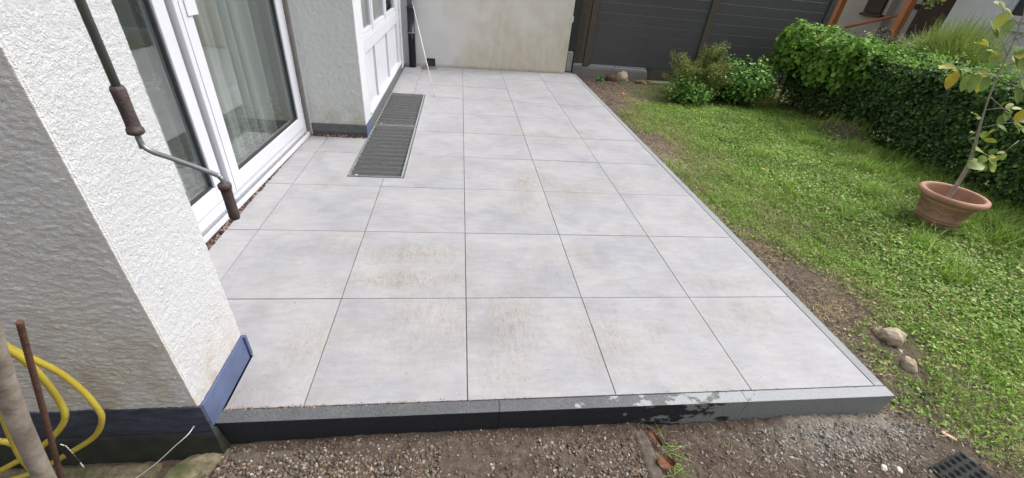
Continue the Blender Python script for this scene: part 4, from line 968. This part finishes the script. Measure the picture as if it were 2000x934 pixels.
for k in range(9):
    a0 = 2 * math.pi * k / 9; pts = []
    for j in range(9):
        a = a0 + j / 8 * 2 * math.pi / 9; z = .165 - .032 * math.sin(j / 8 * math.pi); r = (.147 + (z - .088) * .25 + .001) * 1.04; z *= 1.1
        pts.append((PX + r * math.cos(a), PY + r * math.sin(a), PZ + z))
    tube(bm, pts, [.004 + .003 * math.sin(j / 8 * math.pi) for j in range(9)], 6)
    for dj, s in ((2, .012), (4, .014), (6, .012), (4.9, .010)):
        a = a0 + dj / 8 * 2 * math.pi / 9; z = .165 - .045 * math.sin(dj / 8 * math.pi) + random.uniform(-.006, .004); r = (.147 + (z - .088) * .25) * 1.04; z *= 1.1
        bmesh.ops.create_icosphere(bm, subdivisions=2, radius=s * .8, matrix=Matrix.Translation((PX + r * math.cos(a), PY + r * math.sin(a), PZ + z)) @ Matrix.Rotation(a, 4, 'Z') @ Matrix.Diagonal((.45, 1.1, .8, 1)))
obj('garland_relief', bm, M['terracotta'], pot, True)
bm = bmesh.new(); lathe(bm, [(0, .158), (.158, .158), (.10, .170), (0, .176)], 32); bmesh.ops.transform(bm, matrix=Matrix.Translation((PX, PY, PZ - .02)), verts=bm.verts)
bmesh.ops.recalc_face_normals(bm, faces=bm.faces)
ps = obj('potting_soil', bm, M['pot_soil'], pot)
bm = bmesh.new(); lathe(bm, [(0, -.006), (.15, -.006), (.165, .012), (.160, .014), (.148, .002), (0, .002)], 40); bmesh.ops.transform(bm, matrix=Matrix.Translation((PX, PY, PZ)), verts=bm.verts); bmesh.ops.recalc_face_normals(bm, faces=bm.faces)
tag(obj('pot_saucer', bm, M['terracotta']), 'terracotta saucer beneath the large flower pot', 'saucer')
sap = thing('sapling', 'young tree with yellowing leaves growing in the terracotta pot', 'sapling', (PX, PY, PZ + .17))
C0 = np.array((-.0504, -.979, 1.417)); Rm = np.array([rx, dn, fw])
def onplane(px_, py_, Y):      # a point of the photograph carried to its real place on a vertical plane
    d = Rm.T @ np.array([(px_ - 1000) / 810.03, (py_ - 467) / 810.03, 1]); return C0 + (Y - C0[1]) / d[1] * d
tp = [onplane(1862, 374, 1.76), onplane(1885, 335, 1.76), onplane(1903, 288, 1.75), onplane(1916, 240, 1.74), onplane(1932, 190, 1.74), onplane(1957, 130, 1.75), onplane(1980, 80, 1.76), onplane(2003, 20, 1.78), onplane(2030, -50, 1.8)]
tp[0][2] = PZ + .13
bm = bmesh.new(); pth = smooth_path([tuple(p) for p in tp], 5); tube(bm, pth, [.019 - .014 * min(1, i / 18) for i in range(len(pth))], 10); obj('trunk', bm, M['bark_pale'], sap)
LP_V = [(0, 0, 0), (.2, .30, .05), (.5, .42, .08), (.8, .26, .03), (1, 0, -.06), (.8, -.26, .03), (.5, -.42, .08), (.2, -.30, .05), (.33, 0, .0), (.66, 0, 0)]
LP_F = [(0, 8, 1), (8, 2, 1), (8, 9, 2), (9, 3, 2), (9, 4, 3), (0, 7, 8), (7, 6, 8), (8, 6, 9), (6, 5, 9), (9, 5, 4)]
lp = []; lx = []; ly = []; lz = []; stalks = []
view = C0 - np.array((PX, PY, .3)); view /= np.linalg.norm(view)
def leaf_at(p0, p1, wd=.9, up=(0, 0, 1), tw=0.):
    p0, p1 = np.array(p0), np.array(p1); x = p1 - p0; L_ = np.linalg.norm(x); xn = x / L_
    nrm = np.array(up, float) + view * .8 + rng.normal(0, .25, 3); z = nrm - xn * nrm.dot(xn); z /= np.linalg.norm(z); yv = np.cross(z, xn)
    lp.append(p0); lx.append(x); ly.append(yv * L_ * wd); lz.append(z * L_)
def compound(a, b, n, L_, Y0, Y1, droop=(0, 1), wd=.62):
    """leaf stalk from pixel a to pixel b carrying n pairs of leaflets"""
    A, B = onplane(a[0], a[1], Y0), onplane(b[0], b[1], Y1); stalks.append([tuple(A), tuple((A + B) / 2 + np.array((0, 0, .01))), tuple(B)])
    d = (B - A) / np.linalg.norm(B - A)
    for i in range(n):
        q = A + (B - A) * ((i + 1) / (n + .3))
        for s in (-1, 1):
            o = np.array((s * .3, -.15 * s, droop[0] if s < 0 else -droop[1])); v = d * .55 + o; v /= np.linalg.norm(v)
            leaf_at(q, q + v * L_ * 1.5 * rng.uniform(.8, 1.1), wd)
    leaf_at(B, B + d * L_ * 1.6, wd)
# leaf sprays: (stalk root, stalk tip) in the photograph, carried to the sapling's own distance
compound((1958, 150), (1862, 136), 3, .085, 1.75, 1.70, (.1, .8)); compound((1950, 152), (1905, 142), 2, .09, 1.75, 1.62, (.0, .95))
compound((1968, 108), (1925, 90), 2, .075, 1.76, 1.72, (.4, .5)); compound((1965, 104), (1948, 66), 1, .07, 1.76, 1.8, (.3, .3)); compound((1962, 120), (1940, 104), 1, .07, 1.76, 1.66, (.2, .8))
compound((1983, 78), (2020, 70), 2, .09, 1.76, 1.7, (.6, .5)); compound((1975, 150), (2020, 160), 2, .09, 1.75, 1.66, (.2, .9)); compound((1960, 160), (2015, 185), 2, .085, 1.75, 1.68, (.3, .9))
compound((1915, 250), (1990, 238), 2, .075, 1.74, 1.70, (.25, .5)); compound((1918, 235), (1905, 225), 1, .05, 1.74, 1.7, (.2, .2)); compound((1905, 285), (1925, 268), 1, .06, 1.75, 1.7, (.2, .4))
compound((1925, 215), (1976, 213), 1, .05, 1.74, 1.72, (.1, .3)); compound((1990, 275), (1955, 303), 1, .045, 1.74, 1.72, (.2, .3)); compound((1990, 50), (1960, 20), 2, .08, 1.77, 1.75, (.4, .5)); compound((1985, 75), (1996, 110), 2, .085, 1.76, 1.66, (.3, .7)); compound((1972, 120), (2010, 130), 3, .085, 1.75, 1.8, (.3, .6)); compound((1935, 190), (1992, 250), 2, .08, 1.74, 1.66, (.2, .6)); compound((1995, 40), (2030, 30), 3, .09, 1.77, 1.8, (.4, .5))
cl = (1928, 300)
for (ax_, ay_), (bx_, by_) in [((1925, 302), (1908, 292)), ((1930, 300), (1950, 292)), ((1926, 305), (1910, 318)), ((1929, 310), (1948, 322)), ((1921, 318), (1890, 326)), ((1924, 318), (1912, 336)), ((1930, 318), (1946, 334)), ((1930, 306), (1946, 306)), ((1925, 290), (1932, 282))]:
    leaf_at(onplane(ax_, ay_, 1.72), onplane(bx_, by_, 1.70) + np.array((0, 0, 0)), .95)
for q in (((1905, 290), (1890, 270)), ((1890, 270), (1908, 255))): stalks.append([tuple(onplane(q[0][0], q[0][1], 1.74)), tuple(onplane(q[1][0], q[1][1], 1.72))])
for q in (((1905, 268), (1893, 273)), ((1908, 262), (1895, 258))): leaf_at(onplane(*q[0], 1.73), onplane(*q[1], 1.72), .6)
scatter('foliage', LP_V, LP_F, np.array(lp), np.array(lx), np.array(ly), np.array(lz), M['sapleaf'], sap, True)
twig_tubes('leaf_stalks', stalks, .0022, M['bark_pale'], sap)

# ------------------------------------------------------------------ neighbour's side beyond the hedge
nh = thing('porch_house', 'cream walled house porch with orange timber posts behind the hedge', 'house', (10.2, 9.3, -.15))
bm = bmesh.new(); box(bm, 10.3, 10.6, 8.6, 9.35, -.2, 3.2); box(bm, 10.1, 10.6, 9.35, 10.9, -.2, 3.2); obj('wall', bm, M['house_wall'], nh)
for (xx, yy) in ((9.5, 10.14), (9.5, 8.29)):
    bm = bmesh.new(); box(bm, xx - .07, xx + .07, yy - .07, yy + .07, -.2, 3.0, .006); obj('porch_post', bm, M['orange'], nh)
bm = bmesh.new(); tube(bm, [(9.40, 10.27, -.1), (9.40, 10.27, 3.0)], .05, 12); obj('downpipe', bm, M['white_paint'], nh)
a, b = (9.72, 9.92, .80), (10.05, 8.95, 1.20)
bm = bmesh.new(); tube(bm, [a, b], .035, 8); obj('handrail', bm, M['orange'], nh)
bm = bmesh.new(); box(bm, 10.02, 10.10, 9.45, 9.95, 1.17, 2.6, .01); box(bm, 9.99, 10.1, 9.36, 10.0, 1.10, 1.16, .01); obj('shutter', bm, M['dark_wood'], nh)
bm = bmesh.new(); box(bm, 10.24, 10.30, 8.75, 8.9, 1.35, 1.45, .01); obj('letter_plate', bm, M['dark_wood'], nh)
bm = bmesh.new(); box(bm, 10.1, 10.35, 6.9, 8.6, -.2, 3.2); obj('dark_backdrop', bm, M['dark_wood'], nh)  # added dark wall, fills the dark leafy gap beside the porch
bm = bmesh.new(); box(bm, 9.3, 10.7, 7.75, 10.95, 3.0, 3.25); obj('roof', bm, M['dark_wood'], nh)
# white house turned a quarter towards the lawn
wh = thing('white_house', 'white walled house with a framed window at the right edge behind the hedge', 'house', (9.5, 7.0, -.15))
WC = Matrix.Translation((9.5, 7.36, 0)) @ Matrix.Rotation(R_(-95), 4, 'Z')     # local +X runs along the wall towards the camera
def hobj(name, bm, mat, p): bmesh.ops.transform(bm, matrix=WC, verts=bm.verts); return obj(name, bm, mat, p)
bm = bmesh.new(); box(bm, 0, 5, .0, 2.6, -.3, 2.9); hobj('wall', bm, M['house_white'], wh)
bm = bmesh.new(); box(bm, .98, 1.06, -.03, .03, 1.24, 2.6, .006); box(bm, 1.06, 2.1, -.03, .03, 1.24, 1.31, .006); box(bm, 1.08, 1.15, -.05, .0, 1.33, 2.6, .006); box(bm, 1.15, 2.1, -.05, .0, 1.33, 1.42, .006)
wf = hobj('window', bm, M['white_pvc'], wh)
bm = bmesh.new(); box(bm, .93, 2.2, -.09, -.032, 1.19, 1.235, .006); hobj('sill', bm, M['white_paint'], wf)
bm = bmesh.new(); box(bm, 1.15, 2.1, -.02, -.01, 1.42, 2.6); hobj('pane', bm, M['grey_seal'], wf)

# ornamental grass and low bushes in the neighbour's bed
og = thing('ornamental_grass', 'big arching clump of fine ornamental grass behind the hedge', 'ornamental grass', (7.3, 5.2, -.15))
n = 15000; a = rng.uniform(0, 2 * np.pi, n); out = rng.random(n) ** .6; hgt_ = 1.62 * rng.uniform(.55, 1.0, n) * (1 - .12 * out)
bx = 7.3 + .12 * rng.normal(size=n); by = 5.05 + .22 * rng.normal(size=n)
dxy = np.stack([np.cos(a), np.sin(a)], 1); reach = .80 * out
segs = np.linspace(0, 1, 6); Vt = []
side = np.stack([-np.sin(a), np.cos(a), 0 * a], 1)
for u in segs:
    cxy = np.stack([bx, by], 1) + dxy * (reach * u ** 1.7)[:, None]; z = -.15 + hgt_ * (u * 1.12 - .12 * u ** 3 - .30 * out * u ** 3)
    c = np.stack([cxy[:, 0], cxy[:, 1], z], 1); wv = (.0050 * (1 - u * .75)); Vt += [c - side * wv, c + side * wv]
V = np.stack(Vt, 1).reshape(-1, 3); q = np.array([(2 * i, 2 * i + 1, 2 * i + 3, 2 * i + 2) for i in range(5)]); F = (q[None] + (np.arange(n) * 12)[:, None, None]).reshape(-1, 4)
npmesh('blades', V, F, M['tussock'], og)
shrub('dark_conifer', 'dark conifer bush between the orange post and the ornamental grass', 7.35, 6.15, -.15, 1.30, .42, 50, M['darkleaf'], .04, 9000, lf=.07, spread=1.)
shrub('leafy_shrub', 'low fresh green shrub in front of the ornamental grass behind the hedge', 6.75, 4.75, -.15, .98, .35, 40, M['midleaf'], .045, 5000, lf=.08)
shrub('leafy_shrub', 'dark green shrub under the orange post behind the hedge', 7.6, 7.2, -.15, 1.0, .5, 40, M['hedge'], .05, 5000, lf=.08)
# overhanging branch with yellowing leaves at the top edge
br = thing('overhanging_branch', 'overhanging branch with yellow green leaves at the top near the porch', 'branch', (8.0, 7.3, 1.7))
A = onplane(1865, -25, 7.3); B = onplane(1815, 12, 7.2)
twig_tubes('stems', [[tuple(A + np.array((0, 0, .3))), tuple(A), tuple(B)], [tuple(A), tuple(A + np.array((-.1, 0, -.1)))]], .012, M['bark'], br)
n = 70; t_ = rng.random((n, 1)); P = A + (B - A) * t_ + rng.normal(0, .07, (n, 3)) * (1.1 - t_ * .5)
leaves('foliage', P, np.tile([-.5, -.7, .5], (n, 1)), np.full(n, .07), M['sapleaf'], br, .6)

# ------------------------------------------------------------------ front left corner: pole, rebar, hose, string
def P3(px_, py_, Y): return tuple(onplane(px_, py_, Y))
hs_ = thing('garden_hose', 'yellow garden hose hanging in loose coils against the rough front wall', 'hose', (-1.2, -.15, -.1))
bm = bmesh.new()
cA = [P3(-60, 640, -.17), P3(-20, 655, -.16), P3(25, 683, -.15), P3(70, 704, -.14), P3(115, 727, -.13), P3(160, 762, -.125), P3(190, 797, -.13), P3(199, 820, -.135), P3(185, 852, -.14), P3(137, 884, -.15), P3(60, 925, -.16), P3(-30, 950, -.17)]
cB = [P3(-70, 650, -.20), P3(-30, 655, -.19), P3(22, 686, -.18), P3(55, 710, -.17), P3(90, 747, -.16), P3(118, 787, -.155), P3(127, 817, -.16), P3(108, 848, -.17), P3(70, 880, -.18), P3(0, 920, -.19)]
cC = [P3(-60, 690, -.24), P3(-20, 745, -.23), P3(0, 795, -.22), P3(20, 847, -.22), P3(40, 890, -.22), P3(58, 914, -.21), P3(95, 960, -.2)]
cD = [P3(-60, 850, -.2), P3(0, 862, -.2), P3(15, 864, -.2), P3(60, 880, -.19)]
for c in (cA, cB, cC, cD): tube(bm, smooth_path(c, 6), .0080, 12)
obj('hose_coils', bm, M['hose'], hs_)
rb = thing('rebar', 'rusty ribbed steel bar standing in front of the yellow hose', 'rebar', (-1.25, -.2, -.1))
a, b = Vector(P3(38, 628, -.21)), Vector(P3(131, 975, -.25))
bm = bmesh.new(); k = 150; pts = [a.lerp(b, i / k) for i in range(k + 1)]; tube(bm, pts, [.0058 + (.0011 if i % 2 else 0) for i in range(k + 1)], 10); obj('bar', bm, M['rust'], rb)
bm = bmesh.new(); a, b = P3(-10, 600, -.30), P3(124, 990, -.33)
a = Vector(P3(-75, 480, -.29)); c = Vector(P3(27, 800, -.285)); b = Vector(P3(112, 985, -.30))
tube(bm, smooth_path([tuple(a), tuple(c), tuple(b)], 12), .0195, 24)
tag(obj('leaning_pole', bm, M['pole']), 'dirty beige round pole leaning at the bottom left corner', 'pole')
st = thing('string', 'white string running down from a nail in the dark plinth corner', 'string', (-.85, -.08, 0))
s0 = Vector(P3(378, 834, -.072)); bm = bmesh.new(); tube(bm, smooth_path([tuple(s0), P3(366, 850, -.10), P3(340, 873, -.12), P3(305, 905, -.14), P3(262, 936, -.16), P3(230, 950, -.17)], 5), .0016, 6); obj('cord', bm, M['string'], st)
bm = bmesh.new(); bmesh.ops.create_icosphere(bm, subdivisions=2, radius=.0042, matrix=Matrix.Translation(s0)); obj('knot', bm, M['galv'], st)
sp = thing('plastic_strap', 'black plastic strap with a braided white cord tied to the rusty bar', 'strap', (-1.1, -.25, .2))
bm = bmesh.new(); p = [Vector(P3(*q, -.235)) for q in ((117, 878), (127, 872), (158, 903), (147, 911))]; nrm = (p[1] - p[0]).cross(p[3] - p[0]).normalized() * .0012
va = [bm.verts.new(q + nrm) for q in p]; vb = [bm.verts.new(q - nrm) for q in p]
bm.faces.new(va); bm.faces.new(vb[::-1])
for i in range(4): bm.faces.new((va[i], vb[i], vb[(i + 1) % 4], va[(i + 1) % 4]))
bmesh.ops.recalc_face_normals(bm, faces=bm.faces); obj('strap', bm, M['black_metal'], sp)
bm = bmesh.new()
for ph_ in (0, math.pi):
    A_, B_ = Vector(P3(128, 871, -.232)), Vector(P3(164, 913, -.232)); tube(bm, [A_.lerp(B_, i / 30) + Vector((math.cos(i * .9 + ph_), 0, math.sin(i * .9 + ph_))) * .0012 for i in range(31)], .0014, 6)
tube(bm, [P3(118, 868, -.236), P3(128, 871, -.232)], .0012, 6); obj('braided_cord', bm, M['string'], sp)

def rock(name, label, cat, x, y, sx, sy, sz, mat, rz=0., z=None, seed=1, group=None):
    bm = bmesh.new(); bmesh.ops.create_icosphere(bm, subdivisions=3, radius=1)
    co = np.array([v.co for v in bm.verts]); n_ = fbm(co[:, 0] * 1.3 + seed * 7, co[:, 1] * 1.3, co[:, 2] * 1.3, seed, 2); n2_ = fbm(co[:, 0] * 5 + seed, co[:, 1] * 5, co[:, 2] * 5, seed, 3)
    cut = np.array([(1, .2, .5), (-.8, .5, .6), (.1, -1, .5), (.2, .3, 1), (-.5, -.8, .4), (.7, .8, .2)], float); cut /= np.linalg.norm(cut, axis=1)[:, None]
    rr = np.floor((1 + (n_ - .5) * .9) * 9) / 9 * .6 + (1 + (n_ - .5) * .9) * .4 + (n2_ - .5) * .16
    z = float(hgt(np.array([x]), np.array([y]))[0]) if z is None else z
    M4 = Matrix.Translation((x, y, z + sz * .25)) @ Matrix.Rotation(rz, 4, 'Z') @ Matrix.Diagonal((sx, sy, sz, 1))
    for v, r in zip(bm.verts, rr): v.co = M4 @ (v.co * float(r))
    return tag(obj(name, bm, mat, None, False), label, cat, group)
rock('stone', 'large flat brown stone lying on the soil beside the kerb', 'stone', 2.355, .41, .082, .060, .062, M['stone'], -.2, seed=2)
rock('stone', 'smaller brown stone below the large flat one at the lawn edge', 'stone', 2.27, .215, .040, .034, .042, M['stone'], .3, seed=5)
rock('stone', 'tan stone standing against the concrete block', 'stone', 2.70, 6.20, .115, .08, .12, M['stone'], .3, seed=3)
rock('earth_clod', 'reddish brown clod of earth left of the tan stone by the block', 'clod', 2.50, 6.20, .11, .08, .10, simple('reddish_clod', (.17, .09, .06), (.07, .04, .03), 30, .95, .9), 0, seed=7)
rock('earth_clod', 'brown clod of earth right of the tan stone by the block', 'clod', 3.0, 6.12, .12, .08, .06, simple('brown_clod', (.20, .13, .08), (.09, .055, .035), 30, .95, .9), 0, seed=9)
rock('brick_shard', 'small orange brick shard on the soil in front of the tan stone', 'brick shard', 2.47, 5.42, .045, .03, .025, simple('brick', (.55, .20, .11), (.40, .14, .08), 30, .9, .4), .5, seed=4)
for q in ((1.66, -.271, .016, 'white chip in the mortar dust below the corner, the left one'), (1.716, -.284, .014, 'white chip in the mortar dust below the corner, the right one'), (2.13, .48, .010, 'tiny white chip left of the large flat stone'), (2.33, .315, .011, 'pale chip between the large flat stone and smaller stone')):
    rock('stone_chip', q[3], 'chip', q[0], q[1], q[2], q[2] * .7, q[2] * .5, simple('white_chip', (.66, .64, .60), (.5, .48, .44), 60, .9), 1., seed=int(q[0] * 10))
rock('moss_stone', 'mossy concrete stone at the foot of the plinth corner', 'stone', -.955, -.155, .125, .062, .06, M['moss_stone'], .85, z=-.150, seed=12)
bm = bmesh.new(); box(bm, -1.9, -1.05, -.30, -.100, -.2, -.118, .012); tag(obj('moss_slab', bm, M['moss_stone']), 'long mossy concrete slab under the front plinth', 'slab')
bm = bmesh.new(); bmesh.ops.create_cube(bm, size=1, matrix=Matrix.Translation((2.075, -.165, -.118)) @ Matrix.Rotation(-.9, 4, 'Z') @ Matrix.Diagonal((.05, .014, .004, 1))); tag(obj('wood_chip', bm, simple('pale_wood', (.60, .42, .28), (.5, .34, .22), 20, .8)), 'pale splinter of wood lying above the black dimpled sheet', 'wood chip')

# dimpled sheet
dm = thing('dimple_sheet', 'black dimpled plastic sheet at the bottom right on the soil', 'dimple sheet', (2.0, -.34, -.12))
MM = Matrix.Translation((2.040, -.238, -.108)) @ Matrix.Rotation(R_(-76), 4, 'Z') @ Matrix.Rotation(.06, 4, 'X')
bm = bmesh.new(); step = .034; N_ = 6; n_ = N_ * 8; L_ = step * N_
g = [[None] * (n_ + 1) for _ in range(n_ + 1)]
for i in range(n_ + 1):
    for j in range(n_ + 1):
        x_, y_ = L_ * i / n_, -L_ * j / n_; dx_ = (x_ / step) % 1 - .5; dy_ = (-y_ / step) % 1 - .5; r_ = math.hypot(dx_, dy_)
        g[i][j] = bm.verts.new((x_, y_, -.009 * (1 - min(1, max(0, (r_ - .22) / .14)))))
for i in range(n_):
    for j in range(n_): bm.faces.new((g[i][j], g[i][j + 1], g[i + 1][j + 1], g[i + 1][j])).smooth = True
r = bmesh.ops.extrude_face_region(bm, geom=bm.faces[:]); bmesh.ops.translate(bm, verts=[v for v in r['geom'] if isinstance(v, bmesh.types.BMVert)], vec=(0, 0, .002))
bmesh.ops.recalc_face_normals(bm, faces=bm.faces)
bmesh.ops.transform(bm, matrix=MM, verts=bm.verts); obj('sheet', bm, M['mat_black'], dm)

# dead leaves and the sprig of grass by the path edge
def dead(x, y, L_, W_, rz, label, curl=.25):
    bm = bmesh.new(); nu, nv = 12, 7; G_ = []
    for i in range(nu + 1):
        u = i / nu; w_ = W_ * math.sin(math.pi * min(1, u * .97 + .015)) ** .7; row = []
        for j in range(nv + 1):
            v = j / nv * 2 - 1; row.append(bm.verts.new(((u - .5) * L_, v * w_ * (1 + .12 * math.sin(u * 23)), curl * W_ * (v * v * 1.6 + .5 * math.sin(u * 5 + v * 3)) + random.uniform(-.001, .001))))
        G_.append(row)
    for i in range(nu):
        for j in range(nv): bm.faces.new((G_[i][j], G_[i + 1][j], G_[i + 1][j + 1], G_[i][j + 1])).smooth = True
    bmesh.ops.transform(bm, matrix=Matrix.Translation((x, y, -.104)) @ Matrix.Rotation(rz, 4, 'Z') @ Matrix.Rotation(.2, 4, 'X'), verts=bm.verts)
    tag(obj('dead_leaf', bm, M['deadleaf'], None, True), label, 'dead leaf')
dead(.742, -.112, .085, .011, -1.15, 'narrow rust brown dead leaf at the kerb end of the path edge', .6)
dead(.745, -.215, .070, .024, -.35, 'crumpled wide brown dead leaf lower on the path edge', .35)
rock('dark_clod', 'small dark clod in the grass right of the kerb corner', 'clod', 2.19, .045, .022, .013, .012, M['mat_black'], .6, seed=8)
x = rng.normal(.79, .03, 60); y = rng.normal(-.19, .05, 60)
gs = blades('grass_sprig', x, y, rng.uniform(.012, .03, 60), rng.uniform(.002, .0035, 60), M['blade'], 2.6); tag(gs, 'sprig of flattened green grass beside the dead leaves', 'grass sprig')
# dandelions
for i, (x_, y_, lb) in enumerate(((3.877, 4.422, 'tiny yellow flower at the far side of the lawn before the shrubs'), (3.007, 2.611, 'tiny yellow flower in the middle of the lawn'))):
    bm = bmesh.new(); bmesh.ops.create_icosphere(bm, subdivisions=2, radius=1, matrix=Matrix.Translation((x_, y_, -.085)) @ Matrix.Diagonal((.016, .016, .008, 1))); tube(bm, [(x_, y_, -.15), (x_, y_, -.088)], .0015, 5)
    tag(obj('yellow_flower', bm, simple('yellow_petals', (.75, .50, .02), None, 30, .7)), lb, 'flower')
